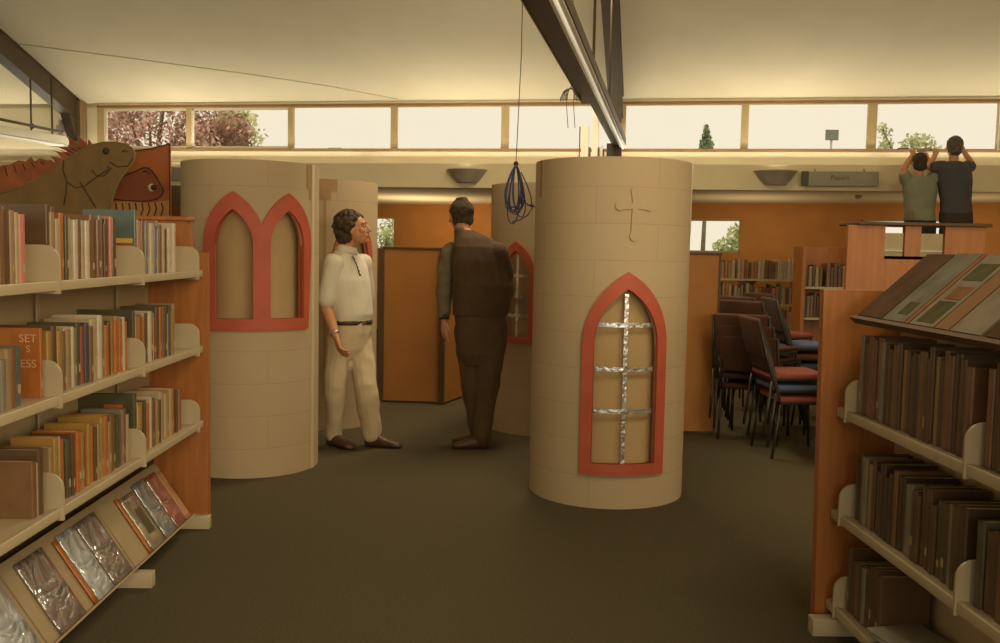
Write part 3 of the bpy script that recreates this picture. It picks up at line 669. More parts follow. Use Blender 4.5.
def tray_panel(y0, y1):
    b = MB(); b.prism([(0, 0), (tl, 0), (tl, 0.03), (tl - 0.008, 0.03), (tl - 0.008, 0.008), (0, 0.008)], y0, y1, lambda a, n_, y: T0 + td * a + tn * n_ + Vector((0, y, 0)))
    return b.build('display_tray', mat('brown_cream_tray', (0.36, 0.27, 0.15), 0.5, 0.06), LB)
for y0, y1 in ((-0.90, -0.13), (-1.70, -0.91), (-2.5, -1.71)): tray_panel(y0, y1)
rb = random.Random(11)
def colpick(r, tier):
    return r.choice({0: ['cream', 'white', 'brown', 'tan', 'cream', 'grey', 'white', 'dark brown', 'orange', 'brown', 'tan', 'pink'], 1: ['cream', 'brown', 'tan', 'orange', 'dark brown', 'grey', 'yellow', 'brown', 'dark green', 'white', 'red', 'tan', 'navy blue'],
                     2: ['brown', 'tan', 'cream', 'dark brown', 'yellow', 'dark green', 'brown', 'orange', 'grey', 'tan', 'red', 'dark brown'], 3: ['dark brown', 'brown', 'dark brown', 'grey', 'dark green', 'brown', 'dark brown', 'tan', 'dark brown', 'black', 'brown', 'dark brown']}[tier])
SN = ['top', 'middle', 'bottom']; BN = ['far', 'centre', 'near']
fixed = {  # (shelf, bay): list from the near end: (colour, thickness, height, depth)
    (0, 0): [('teal', .022, .275, .22), ('white', .028, .25, .17), ('pink', .02, .235, .16), ('tan', .03, .23, .16), ('brown', .022, .235, .15), ('grey', .03, .23, .16), ('grey', .02, .235, .15), ('white', .024, .225, .16), ('cream', .03, .225, .16), ('blue', .026, .215, .15)],
    (0, 1): [('dark brown', .018, .26, .24), ('tan', .03, .235, .16), ('dark brown', .026, .255, .18), ('cream', .03, .215, .16), ('orange', .03, .235, .17), ('dark green', .022, .225, .17), ('cream', .035, .22, .16), ('white', .03, .215, .16), ('pink', .018, .215, .16), ('brown', .03, .22, .17), ('cream', .028, .215, .16), ('white', .034, .215, .16)],
    (0, 2): [('brown', .03, .23, .17), ('dark brown', .035, .24, .17), ('tan', .025, .23, .17), ('cream', .02, .225, .17), ('pink', .035, .22, .18)],
    (1, 0): [('dark green', .02, .24, .24), ('tan', .02, .215, .17), ('orange', .02, .21, .16), ('brown', .02, .215, .16), ('orange', .018, .205, .15), ('cream', .03, .22, .17), ('dark green', .016, .22, .17), ('white', .035, .225, .18), ('dark brown', .026, .225, .17), ('cream', .018, .215, .16)],
    (1, 1): [('yellow', .03, .22, .2), ('dark brown', .035, .235, .2), ('yellow', .035, .215, .16), ('brown', .022, .21, .16), ('cream', .02, .22, .16), ('tan', .03, .21, .16), ('white', .02, .22, .16), ('grey', .025, .215, .16), ('dark green', .03, .23, .18), ('red', .026, .215, .16), ('navy blue', .03, .225, .17), ('brown', .03, .21, .16), ('cream', .05, .235, .18), ('white', .035, .245, .18)],
    (1, 2): [('grey', .03, .16, .13), ('tan', .03, .19, .14), ('brown', .03, .19, .14), ('teal', .045, .19, .14), ('orange', .016, .235, .24)],
    (2, 0): [('dark green', .028, .27, .26), ('cream', .012, .23, .16), ('yellow', .03, .215, .15), ('tan', .028, .22, .16), ('dark green', .02, .225, .16), ('orange', .022, .21, .15), ('cream', .022, .225, .16), ('white', .018, .23, .16), ('brown', .026, .22, .16)],
    (2, 2): [('brown', .03, .19, .16), ('cream', .012, .18, .16), ('dark brown', .03, .22, .2), ('brown', .02, .22, .2)],
}
for si, z in enumerate(LS):
    for bi in range(3):
        far = BR[bi] - (0.22 if (bi == 0 and si < 2) else 0.17 if (si, bi) == (0, 1) else (0.12 if bi == 0 else 0.02 if bi == 2 else 0.05)); near = (BR[bi + 1] if bi < 2 else -2.42) + 0.012
        seq = fixed.get((si, bi)); y = near; k = 0; lst = []
        if bi == 2: y = -2.22
        tot = sum(q[1] for q in seq) if seq else 0
        if bi == 2 and seq: y = far - tot - 0.004 * len(seq)
        while True:
            if seq and k < len(seq): c_, t_, h_, d_ = seq[k]
            elif seq and (bi == 2): break
            else: c_, t_, h_, d_ = colpick(rb, si), rb.uniform(.018, .036), rb.uniform(.195, .24), rb.uniform(.15, .18)
            if y + t_ > far: break
            lst.append((y, c_, t_, h_, d_)); y += t_ + rb.uniform(0.0008, 0.003); k += 1
        if (si, bi) == (0, 2): lst = [(q_[0] - .11,) + q_[1:] for q_ in lst]
        if (si, bi) == (1, 2): lst = [(q_[0] - (0.125 if j_ < len(lst) - 1 else 0),) + q_[1:] for j_, q_ in enumerate(lst)]
        for j, (yy, c_, t_, h_, d_) in enumerate(lst):
            sz = 'tall' if h_ > .235 else ('short' if h_ < .205 else 'medium')
            lab = '%s %s book, %s from near end, %s bay, %s shelf of left bookcase' % (sz, c_, ORD[j], BN[bi], SN[si])
            Mb = ML @ Matrix.Translation((-0.028 - rb.uniform(0, .014), yy, z + 0.001))
            o = book(Mb, t_, h_, d_, c_, lab, 'books in the left bookcase', True, rb)
            if (si, bi, j) == (0, 0, 0):
                MB().box(-d_, -0.012, -0.001, 0.0, 0.135, 0.155).build('yellow_band', mat('yellow_band_print', (0.55, 0.36, 0.06), 0.5), o)
                MB().box(-d_, -0.012, -0.001, 0.0, 0.0, 0.133).build('red_band', CM['red'], o)
            if (si, bi) == (1, 2) and c_ == 'orange':
                lm = mat('pale_cover_lettering', (0.62, 0.36, 0.20), 0.6)
                for tx, zz, sz_ in (('SET', 0.20, 0.038), ('S', 0.165, 0.032), ('ESS', 0.115, 0.038)):
                    text_mesh('cover_lettering', tx, sz_, lm, o, Matrix.Translation((-0.042, -0.0006, zz)) @ Matrix.Rotation(PI / 2, 4, 'X'), 0.0004)
            if (si, bi, j) == (2, 0, 0):
                MB().box(-0.13, -0.05, -0.0012, 0.0, 0.19, 0.225).build('orange_panel', CM['orange'], o)
# far-facing dark book with a gold emblem, turned outwards on the middle shelf
Mb = ML @ Matrix.Translation((-0.06, -0.27, LS[1] + .001)) @ Matrix.Rotation(math.radians(48), 4, 'Z')
o = book(Mb, 0.03, 0.235, 0.17, 'dark brown', 'dark brown book turned outwards showing a round gold emblem, middle shelf, left bookcase', 'books in the left bookcase', True, None)
MB().prism([(0.017 * math.cos(a * PI / 8), 0.017 * math.sin(a * PI / 8)) for a in range(16)], -0.0015, 0, lambda x, z, y: Vector((x - 0.08, y, z + 0.135))).build('gold_emblem', labelm[True], o)
# magazines in clear sleeves on the tray
def magazine(y0, w, a0, a1, m, lab, lift=0.012, name='sleeved_magazine', thick=0.008):
    b = MB(); n = 8; k = 10; base = lift
    rr_ = random.Random(int(abs(y0) * 1000)); vs = []
    def f(i, j): 
        p = noise.noise(Vector((i * 0.9 + y0 * 7, j * 0.8, 1.3))) * 0.005
        edge = 1 if 0 < i < n and 0 < j < k else 0
        return base + thick + p * edge
    for i in range(n + 1):
        for j in range(k + 1): vs.append(T0 + td * (a0 + (a1 - a0) * j / k) + tn * f(i, j) + Vector((0, y0 + w * i / n, 0)))
    top = len(vs)
    for i in range(n + 1):
        for j in range(k + 1): vs.append(T0 + td * (a0 + (a1 - a0) * j / k) + tn * base + Vector((0, y0 + w * i / n, 0)))
    q = lambda i, j: i * (k + 1) + j
    fs = [(q(i, j), q(i + 1, j), q(i + 1, j + 1), q(i, j + 1)) for i in range(n) for j in range(k)]
    fs += [tuple(top + x for x in reversed(f_)) for f_ in fs]
    for i in range(n):
        fs.append((q(i, 0), top + q(i, 0), top + q(i + 1, 0), q(i + 1, 0))); fs.append((q(i, k), q(i + 1, k), top + q(i + 1, k), top + q(i, k)))
    for j in range(k):
        fs.append((q(0, j), q(0, j + 1), top + q(0, j + 1), top + q(0, j))); fs.append((q(n, j), top + q(n, j), top + q(n, j + 1), q(n, j + 1)))
    b.add(vs, fs, True); c_ = T0 + td * (a0 + a1) / 2 + Vector((0, y0 + w / 2, 0)); b.v = [v - c_ for v in b.v]
    o = b.build(name, m, M=ML @ Matrix.Translation(c_)); return tag(o, lab, 'magazine', None)
silver = plastic_mat('crinkled_sleeve_painted_sheen', (0.62, 0.66, 0.68), 1.0); brownsl = plastic_mat('sleeve_over_brown_cover', (0.30, 0.24, 0.21), 1.0)  # bluish white base colour imitates reflections on the clear sleeve
greysl = plastic_mat('sleeve_over_grey_cover', (0.30, 0.32, 0.32), 0.9); pinksl = plastic_mat('sleeve_over_pink_cover', (0.40, 0.14, 0.10), 0.8)
e_ = tl - 0.01
magazine(-0.215, 0.062, 0.05, e_, mat('orange_folder', (0.42, 0.20, 0.09), 0.5, 0.1), 'plain orange-brown folder at the far end of the sloping tray', name='folder')
magazine(-0.36, 0.135, 0.035, e_, pinksl, 'magazine in a clear sleeve over a reddish pink cover, beside the folder on the tray')
magazine(-0.52, 0.150, 0.03, e_, greysl, 'magazine in a shiny grey sleeve, second from the pink one on the tray')
m_ = magazine(-0.70, 0.150, 0.05, e_, plastic_mat('tan_cover_sleeve', (0.42, 0.34, 0.22), 0.4), 'tan magazine with a dark grey square, nearest in the far section of tray')
MB().add([v + ML.inverted_safe().to_3x3() @ Vector((0, 0, 0)) for v in [Vector((0, 0, 0))] * 0], []).v
dk = MB().prism([(-0.06, -0.0), (0.07, -0.0), (0.07, 0.065), (-0.06, 0.065)], 0.0215, 0.024, lambda a, y, n_: td * a + tn * n_ + Vector((0, y - 0.02, 0))); dk.build('dark_square', CM['dark green'], m_)
magazine(-0.735, 0.022, 0.04, e_, CM['orange'], 'thin orange booklet leaning beside the tan magazine', name='booklet')
magazine(-1.135, 0.185, 0.03, e_, brownsl, 'magazine in a crinkled sleeve over a dark brown cover, far side of the middle tray')
magazine(-1.30, 0.150, 0.03, e_, silver, 'magazine in a clear sleeve coloured with bright silvery sheen on the middle tray')
magazine(-1.335, 0.025, 0.04, e_, CM['orange'], 'thin orange booklet beside the bright silvery magazine', name='booklet')
magazine(-1.62, 0.20, 0.03, e_, brownsl, 'magazine in a crinkled sleeve with bright left edge, near side of the middle tray')
magazine(-1.97, 0.22, 0.03, e_, silver, 'magazine in a clear sleeve coloured with silvery sheen in the corner nearest the viewer')

# ---- right bookcase (mirrored)
MR = Matrix.Translation((1.262, 3.63, 0)) @ Matrix.Rotation(math.radians(1.3), 4, 'Z')
RS = [0.905, 0.50, 0.155]
RBk = bookcase('bookcase', MR, -1, -1.9, [-0.10, -0.98], [], 0.30, [(-0.62, 0), (-0.022, 0), (0.0, 1.352), (-0.62, 1.352)], 1.40, 'dark wooden bookcase along the right side of the aisle with slanted top display')
for z, off in ((0.888, 0.075), (0.482, 0.07), (0.118, 0.065)):
    sh = MB().box(off, off + 0.28, -1.9, -0.002, z - 0.022, z).rbox(off - 0.006, off + 0.012, -1.9, -0.01, z - 0.032, z + 0.004, 0.003); sh.build('shelf', cream, RBk)
    for yb in (-0.10, -0.98, -1.86):
        r = 0.055; top = 0.125; pl = [(-0.2, -0.04), (0.012, -0.04), (0.012, top - r)] + [(0.012 - r + r * math.cos(a * PI / 12), top - r + r * math.sin(a * PI / 12)) for a in range(1, 7)] + [(-0.2, top)]
        MB().prism([(off - a, z + b) for a, b in pl], yb - 0.006, yb + 0.004, lambda x, zz, y: Vector((x, y, zz))).build('shelf_bracket', cream, RBk)
MB().rbox(-0.02, 0.5, -0.10, -0.04, 0, 0.068, 0.004).build('foot', cream, RBk)
# slanted display
D0 = Vector((0.085, 0, 1.24)); D1 = Vector((0.345, 0, 1.478)); dd = (D1 - D0).normalized(); dn = Vector((-dd.z, 0, dd.x)); dl = (D1 - D0).length
MB().prism([(-0.012, 0), (dl, 0), (dl, 0.012), (0.004, 0.012), (0.004, 0.03), (-0.012, 0.03)], -1.9, -0.12, lambda a, n_, y: D0 + dd * a + dn * n_ + Vector((0, y, 0))).build('slanted_display_shelf', mat('brown_metal_ledge', (0.12, 0.065, 0.03), 0.6, spec=0.2), RBk)
MB().box(0.358, 0.38, -1.9, -0.05, 1.352, 1.46).build('spine_board', wood, RBk)
def laid(y0, w, a1, col, lab, m=None, t_=0.02, extra=None):
    b = MB(); b.prism([(0.006, 0), (a1, 0), (a1, t_), (0.006, t_)], 0, w, lambda a, n_, y: dd * a + dn * n_ + Vector((0, y, 0)))
    o = b.build('book', m or mat('dull_orange_cover', (0.22, 0.085, 0.025), 0.7, spec=0.15), M=MR @ Matrix.Translation(D0 + dn * 0.0125 + Vector((0, y0, 0)))); tag(o, lab, 'book', 'books lying on the slanted display')
    MB().prism([(0.009, 0.003), (a1 + .0015, 0.003), (a1 + .0015, t_ - 0.003), (0.009, t_ - 0.003)], 0.004, w + .0012, lambda a, n_, y: dd * a + dn * n_ + Vector((0, y, 0))).build('page_block', pagem, o)
    if extra:
        for (a, b_, y_, y2, c2) in extra: MB().prism([(a, t_), (b_, t_), (b_, t_ + .0012), (a, t_ + .0012)], y_, y2, lambda q_, n_, y: dd * q_ + dn * n_ + Vector((0, y, 0))).build('cover_picture', mat('matt_print_' + c2.replace(' ', '_'), PAL[c2], 0.9, 0.2, 20, spec=0.05), o)
gcov = mat('worn_grey_blue_cover', (0.135, 0.12, 0.08), 0.7, 0.25, 12, spec=0.15); gcov2 = mat('pale_grey_cover', (0.19, 0.155, 0.10), 0.7, 0.15, 12, spec=0.15); dkc = mat('dark_brown_cloth_cover', (0.085, 0.042, 0.018), 0.8, 0.2, 12, spec=0.1)
laid(-0.37, 0.20, 0.345, 'dark brown', 'dark brown book lying at the far end of the slanted display', dkc)
laid(-0.545, 0.165, 0.35, 'grey', 'grey-blue worn book lying second from far end of the slanted display', gcov, extra=[(0.04, .1, .03, .1, 'dark green')])
laid(-0.575, 0.022, 0.35, 'orange', 'thin orange-brown book edge between the two grey books on the slanted display')
laid(-0.745, 0.16, 0.345, 'grey', 'grey book with orange and blue cover pictures on the slanted display', gcov2, extra=[(.02, .12, .02, .13, 'dark green'), (.13, .19, .02, .12, 'brown'), (.22, .3, .02, .14, 'dark green')])
laid(-0.84, 0.085, 0.345, 'tan', 'tan-brown narrow book lying on the slanted display', mat('tan_brown_cover', (0.20, 0.10, 0.035), 0.7, 0.1, spec=0.15))
laid(-1.02, 0.17, 0.35, 'cream', 'pale grey book lying near the right edge of the slanted display', gcov2)
laid(-1.27, 0.22, 0.34, 'dark brown', 'dark book lying nearest the viewer on the slanted display', dkc)
rb2 = random.Random(4)
for si, (z, off) in enumerate(((0.888, 0.075), (0.482, 0.07), (0.118, 0.065))):
    for bi in range(2):
        far = -0.11 if bi == 0 else -0.99; near = -0.96 if bi == 0 else -1.55; y = far - 0.015; j = 0
        if si == 2: near = -0.42 if bi == 0 else -1.0
        while y > near:
            c_ = colpick(rb2, 3); t_ = rb2.uniform(.022, .042); h_ = rb2.uniform(.262, .31) if si == 0 else rb2.uniform(.22, .27) if si == 1 else rb2.uniform(.2, .25); d_ = rb2.uniform(.16, .2)
            if y - t_ < near: break
            y -= t_
            lab = '%s %s book, %s from far end, %s bay, %s shelf of right bookcase' % ('tall' if h_ > .255 else 'medium', c_, ORD[j], ['far', 'near'][bi], SN[si])
            # spine faces -x: rotate the book half a turn
            Mb = MR @ Matrix.Translation((off + 0.025 + rb2.uniform(0, .012), y + t_, z + .001)) @ Matrix.Rotation(PI, 4, 'Z')
            LABP[0] = 0.12; book(Mb, t_, h_, d_, c_, lab, 'books in the right bookcase', True, rb2); y -= rb2.uniform(.001, .003); j += 1
mg = mat('paper_stack_grey', (0.30, 0.27, 0.2), 0.6, 0.15)
for k in range(5):
    o = MB().rbox(0, 0.21, -0.15, 0.15, 0, 0.012, 0.003).build('pamphlet', mg, M=MR @ Matrix.Translation((0.045 + k * .006, -0.64 + 0.012 * k, 0.120 + k * 0.0125)) @ Matrix.Rotation(math.radians((-6, 5, -3, 8, 12)[k]), 4, 'Z'))
    tag(o, 'grey pamphlet, %s from the bottom of the pile low in the right bookcase' % ORD[k], 'pamphlet', 'pile of pamphlets on the right bookcase')

# ================================================================== LIZARD AND FISH CUTOUTS
pl_ = MB().rbox(-1.0, 1.0, -0.3, 0.3, 1.46, 1.50, 0.006); st = pl_.build('display_stand', wood, M=Matrix.Translation((-3.45, 6.45, 0)))
MB().box(-0.97, 0.97, -0.27, 0.27, 0.0, 1.46).build('body', wood, st); tag(st, 'plain wooden stand behind the left bookcase carrying the painted boards', 'stand')
liz = mat('olive_green_board_paint', (0.17, 0.098, 0.026), 0.7, 0.14, 9); linem = mat('dark_ink_line', (0.045, 0.026, 0.012), 0.8); spine_m = mat('rust_red_board_paint', (0.27, 0.075, 0.022), 0.7, 0.25, 12)
def board(name, pts, Y, th, m, parent=None, y0=0.0):
    P = [at(x, y, Y) for x, y in pts]; b = MB(); b.prism([(p.x, p.z) for p in P], Y + y0, Y + y0 + th, lambda x, z, y: Vector((x, y, z))); return b.build(name, m, parent)
YL = 6.25
def lines(name, ls, Y, m, parent, r=0.004, off=-0.003):
    b = MB()
    for l in ls: b.tube([at(x, y, Y) + Vector((0, off, 0)) for x, y in l], r, 6)
    return b.build(name, m, parent)
body_out = [(-40, 212), (0, 194), (18, 188), (38, 179), (56, 168), (68, 158), (80, 151), (92, 145), (103, 142.3), (115, 142), (126, 144), (132, 148), (135, 153), (134, 160), (130, 167), (124, 174), (119, 181), (115, 190), (112, 200), (108, 211), (106, 232), (-40, 232)]
o = board('lizard_cutout', body_out, YL, 0.02, liz); tag(o, 'large olive-green painted lizard cutout with a rust-red spiny crest above the left bookcase', 'cutout')
fin = [(-40, 190), (0, 165), (8, 164), (17, 160), (24, 161), (29, 157), (33, 161), (38, 158), (46, 160), (54, 162), (49, 156), (55, 157), (61, 158), (55, 152), (50, 150), (62, 152), (66, 151), (57, 147), (48, 146), (60, 146), (71, 147), (68, 141), (65, 136), (72, 140), (76, 145), (78, 139), (76, 135), (84, 142), (86, 145), (87, 139), (91, 144), (95, 146), (80, 155), (56, 172), (18, 192), (-40, 216)]
board('crest', fin, YL, 0.014, spine_m, o, 0.021)
lines('crest_lines', [[(3 + k * 9, 166 - k * 1.2), (6 + k * 9, 176 - k * 3.0)] for k in range(6)] + [[(60 + k * 5, 150 - k), (70 + k * 4, 156 - k * 2)] for k in range(4)], YL, linem, o, 0.003, 0.018)
lines('ink_lines', [[(64, 160), (63, 170), (67, 182), (66, 194), (64, 205)], [(67, 182), (76, 188), (85, 186), (94, 179), (104, 172), (112, 168)], [(80, 182), (90, 198), (96, 208)], [(92, 170), (97, 176), (104, 176), (109, 171), (108, 166)], [(110, 162), (118, 167), (128, 166), (133, 158)], [(122, 152), (125, 150), (128, 152)]] , YL, linem, o, 0.0035)
lines('edge_line', [[p_ for p_ in body_out if p_[1] < 212 and p_[0] > -1]], YL, mat('yellow_green_edge_paint', (0.20, 0.16, 0.05), 0.7), o, 0.005, -0.0)
e = at(106, 151, YL); MB().lathe([(0.0, 0.02), (0.012, 0.016), (0.022, 0.004), (0.024, 0)], (0, 0, 0), 16).build('eye', linem, o, M=Matrix.Translation(e) @ Matrix.Rotation(PI / 2, 4, 'X'))
ob = board('fish_board', [(90, 151), (112, 152), (135, 151), (152, 148.5), (170, 143.5), (170, 243), (90, 243)], 6.5, 0.02, mat('orange_board_paint', (0.36, 0.105, 0.025), 0.7, 0.08)); tag(ob, 'orange painted board with a striped rust-brown fish creature, right of the lizard', 'painted board')
fish = [(118, 184), (122, 178), (127, 174), (134, 172), (140, 169), (144, 167.5), (149, 168), (153, 172), (156, 176), (160, 183), (163.5, 190), (162, 195), (157, 199), (148, 201), (138, 201), (126, 200.5), (114, 199)]
board('fish_shape', fish, 6.498, 0.006, mat('rust_fish_paint', (0.22, 0.06, 0.02), 0.7, 0.12), ob, -0.006)
board('striped_band', [(110, 203), (125, 201), (145, 203), (158, 202), (169.5, 200), (169.5, 230), (106, 230)], 6.498, 0.005, mat('tan_band_paint', (0.45, 0.22, 0.07), 0.7), ob, -0.005)
lines('ink_stripes', [[(116 + k * 6.5, 203), (117 + k * 6.6, 209), (114 + k * 6.7, 216)] for k in range(8)] + [[p_ for p_ in fish]] + [[(143, 172), (147, 171), (150, 174)]] + [[(170, 144), (170, 215)], [(135, 151), (152, 148.5), (170, 143.5)]], 6.49, linem, ob, 0.004)
e = at(152, 187.5, 6.488); MB().lathe([(0.0, 0.008), (0.02, 0.006), (0.027, 0)], (0, 0, 0), 20).build('eye', mat('eye_white', (0.7, 0.6, 0.42), 0.5), ob, M=Matrix.Translation(e) @ Matrix.Rotation(PI / 2, 4, 'X'))
e = at(153.6, 187.5, 6.478); MB().lathe([(0.0, 0.008), (0.016, 0.006), (0.021, 0)], (0, 0, 0), 20).build('pupil', linem, ob, M=Matrix.Translation(e) @ Matrix.Rotation(PI / 2, 4, 'X'))

# ================================================================== CABLE COILS
cabm = mat('blue_cable_plastic', (0.045, 0.055, 0.12), 0.45, 0.1); blackc = mat('black_cable_plastic', (0.02, 0.016, 0.012), 0.5)
YC = 6.0; rc = random.Random(8)
ctop = at(516, 164, YC); wtop = WM.inverted() @ ctop
coil = MB()
for k in range(9):
    cx = 516 + rc.uniform(-5, 5); half = rc.uniform(6, 13); bot = rc.uniform(205, 224); pts = []
    for a in range(0, 33):
        t_ = 2 * PI * a / 32; s_ = (1 - math.cos(t_)) / 2
        pts.append(at(516 + (cx - 516) * s_ + half * math.sin(t_) * (0.35 + 0.65 * s_), 166 + (bot - 166) * s_, YC) + Vector((0, 0.03 * math.sin(t_ + k) + 0.004 * k - .02, 0)))
    coil.tube(pts, 0.0042, 6)
coil.tube([at(x, y, YC) for x, y in ((521, 172), (527, 185), (531, 197), (532, 208), (528, 215), (520, 220), (512, 222))], 0.0042, 6)
coil.tube([at(x, y, YC) for x, y in ((519, 195), (524, 202), (530, 206), (535, 207), (533, 205), (527, 205))], 0.0042, 6)
o = coil.build('cable_coil', cabm); tag(o, 'coil of thin blue cable hanging in front of the towers from a long cord', 'cable')
MB().ell(at(516, 164, YC), 0.016, 0.016, 0.018).build('tie', blackc, o)
# cord up to the ceiling
p0 = at(516, 164, YC); wv = (WM.inverted() @ p0); MB().tube([p0, p0 + Vector((0.02, 0, 0.7)), Vector((p0.x + .02, p0.y, cz(wv.y)))], 0.003, 6).build('cord', blackc, o)
recenter(o, (0, 0, 0))
YC2 = 8.0; coil = MB()
for k in range(5):
    h_ = 4 + 1.6 * k; coil.tube([at(571 + h_ * math.sin(t_ / 1.45), 101 - 13 * math.cos(t_ / 1.45) + rc.uniform(-.5, .5), YC2) + Vector((0, 0.01 * k, 0)) for t_ in [(-2.2 + 4.4 * a / 16) for a in range(17)]], 0.0045, 6)
for x in (567, 574): coil.tube([at(x, 88, YC2), at(x - .5, 104, YC2), at(x + 1, 128, YC2)], 0.003, 6)
p0 = at(571, 88, YC2); wv = WM.inverted() @ p0; coil.tube([p0, Vector((p0.x, p0.y, cz(wv.y) - 0.006))], 0.003, 6)
o = coil.build('cable_coil', blackc); tag(o, 'small black cable loop hanging beside the centre beam in front of the windows', 'cable')

# ================================================================== FAR SHELVES
def far_case(px0, px1, Y, ys, ytop, lab, name, bottoms=0.0, seeds=1, col_tier=0, skip=None, back=True):
    a = at(px0, 300, Y); b = at(px1, 300, Y); w = b.x - a.x; hz = lambda py: at((px0 + px1) / 2, py, Y).z
    root = empty('bookcase', Matrix.Translation((a.x, Y, 0)), label=lab, cat='bookcase'); H = hz(ytop)
    MB().box(-0.04, 0, -0.02, 0.3, 0, H).box(w, w + 0.04, -0.02, 0.3, 0, H).build('side_panel', wood, root)
    if back: MB().box(0, w, 0.28, 0.3, 0, H).build('back_panel', wood, root)
    zs_ = [hz(y) for y in ys] + [0.12]
    r = random.Random(seeds)
    for k, z in enumerate(zs_):
        MB().box(0, w, 0, 0.28, z - 0.025, z).build('shelf', cream, root)
        if k == len(zs_) - 1: continue
        x = 0.01; j = 0
        lim = (zs_[k - 1] - z - 0.04) if k else 0.30
        while True:
            t_ = r.uniform(.025, .05); h_ = min(lim, r.uniform(.20, .27)); 
            if x + t_ > w - 0.005: break
            c_ = colpick(r, col_tier); Mb = Matrix.Translation((a.x + x, Y + 0.03, z + .001)) @ Matrix.Rotation(-PI / 2, 4, 'Z')
            if not(r.random() < 0.07):
                book(Mb, t_, h_, 0.17, c_, '%s book, %s from the left on the %s shelf of %s' % (c_, ORD[j], ['top', 'second', 'third', 'fourth'][k], name), 'books in ' + name, False); j += 1
            x += t_ + .003
    return root
far_case(714, 797, 12.2, [279, 304, 329], 264, 'low bookcase of pale books standing far back under the low window', 'the far back bookcase', seeds=3, back=False)
far_case(804, 852, 10.2, [287, 318], 247, 'dark bookcase far back behind the stacked chairs, right of the low window', 'the dark far bookcase', seeds=9, col_tier=3)
# wood shelf unit with open gaps in front of the two people
def Z(py, Y, px=915): return at(px, py, Y).z
YU = 6.1; ux = lambda px: at(px, 240, YU).x
root = empty('shelf_unit', Matrix.Translation((ux(848), YU, 0)), label='tall orange-brown wooden shelf unit with open gaps below its top rail, right side', cat='shelf unit')
X0 = ux(848); q = lambda px: ux(px) - X0; zt = Z(226, YU); zm = Z(256.5, YU)
MB().rbox(q(856), q(989), -0.04, 0.32, zt, zt + 0.022, 0.006).build('top_rail', mat('brown_metal_ledge', (0.12, 0.065, 0.03), 0.6, spec=0.2), root)
MB().box(0, q(885), 0, 0.03, 0.0, zt).box(q(945), q(985), 0, 0.03, 0, zt).box(q(885), q(945), 0, 0.03, 0, zm).build('panel', wood, root)
MB().box(q(905), q(921), 0, 0.03, zm, zt).build('post', wood, root)
MB().box(q(885), q(945), 0, 0.28, zm - 0.02, zm).build('shelf', wood, root)
# cream partition behind the gaps
o = MB().rbox(-0.42, 0.42, 0, 0.04, 0, Z(233.5, 9.6), 0.005).build('partition', mat('cream_partition_paint', (0.56, 0.45, 0.27), 0.7), M=Matrix.Translation((at(915, 240, 9.6).x, 9.6, 0)))
MB().box(-0.40, 0.40, -0.02, 0.0, Z(251.8, 9.6), Z(250.2, 9.6)).build('ledge', whitem, o); tag(o, 'cream partition behind the open gaps of the wooden shelf unit', 'partition')
# work platform the two people stand on
pm = MB().box(-0.62, 0.62, -0.22, 0.35, 1.06, 1.10)
o = pm.build('work_platform', wood, M=Matrix.Translation((at(935, 240, 10.5).x, 10.5, 0)))
for x in (-0.57, 0.57):
    for y in (-0.17, 0.30): MB().box(x - 0.025, x + 0.025, y - .025, y + .025, 0, 1.06).build('leg', steel, o)
tag(o, 'plank work platform under the two people at the window', 'platform')

# ================================================================== CHAIRS
redf = mat('red_seat_fabric', (0.30, 0.075, 0.045), 0.8, 0.1, 40); bluef = mat('blue_seat_fabric', (0.10, 0.14, 0.25), 0.8, 0.1, 40); backf = {0: mat('dark_maroon_back_shaded_seat', (0.085, 0.033, 0.014), 0.85, 0.15), 1: mat('dark_navy_back_fabric', (0.075, 0.045, 0.022), 0.85, 0.15)}
chrome = mat('dark_chair_tube', (0.05, 0.04, 0.03), 0.35, 0.1, metal=0.3)
def chair(M, blue, lab):
    seatm = [redf, bluef, backf[0]][blue]; blue = 0 if blue == 2 else blue  # last material darkens the left-stack seats to stand in for shade
    root = empty('stacking_chair', M, label=lab, cat='chair', group=None); root['group'] = 'stacked chairs on the right'
    MB().rbox(-0.2, 0.24, -0.22, 0.22, 0.41, 0.455, 0.018).build('seat', seatm, root)
    b = MB(); RT = Matrix.Translation((-0.23, 0, 0.56)) @ Matrix.Rotation(math.radians(-14), 4, 'Y'); b.rbox(-0.02, 0.02, -0.21, 0.21, 0.0, 0.30, 0.015, RT); b.build('backrest', backf[int(blue)], root)
    for s in (-1, 1):
        MB().tube([(0.21, s * 0.23, 0), (0.19, s * 0.23, 0.42)], 0.011).build('leg', chrome, root)
        MB().tube([(-0.24, s * 0.23, 0), (-0.19, s * 0.23, 0.40)], 0.011).build('leg', chrome, root)
        MB().tube([(0.19, s * 0.23, 0.41), (-0.19, s * 0.23, 0.41), (-0.23, s * 0.225, 0.56), (-0.30, s * 0.22, 0.84)], 0.011).build('side_frame', chrome, root)
    return root
bx = lambda px, py, Y: at(px, py, Y).x
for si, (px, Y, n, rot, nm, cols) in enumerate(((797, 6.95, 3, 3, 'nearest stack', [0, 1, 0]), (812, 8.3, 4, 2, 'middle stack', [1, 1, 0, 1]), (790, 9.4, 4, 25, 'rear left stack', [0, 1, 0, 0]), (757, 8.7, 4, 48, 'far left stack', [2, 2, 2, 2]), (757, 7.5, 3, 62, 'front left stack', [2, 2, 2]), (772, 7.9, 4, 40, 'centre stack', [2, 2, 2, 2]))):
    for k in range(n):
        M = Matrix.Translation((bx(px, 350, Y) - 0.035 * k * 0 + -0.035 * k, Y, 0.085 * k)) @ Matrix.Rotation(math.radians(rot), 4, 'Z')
        chair(M, cols[k], '%s-seated chair, %s from the floor in the %s of chairs' % (['red', 'blue', 'dark maroon'][cols[k]], ORD[k], nm))

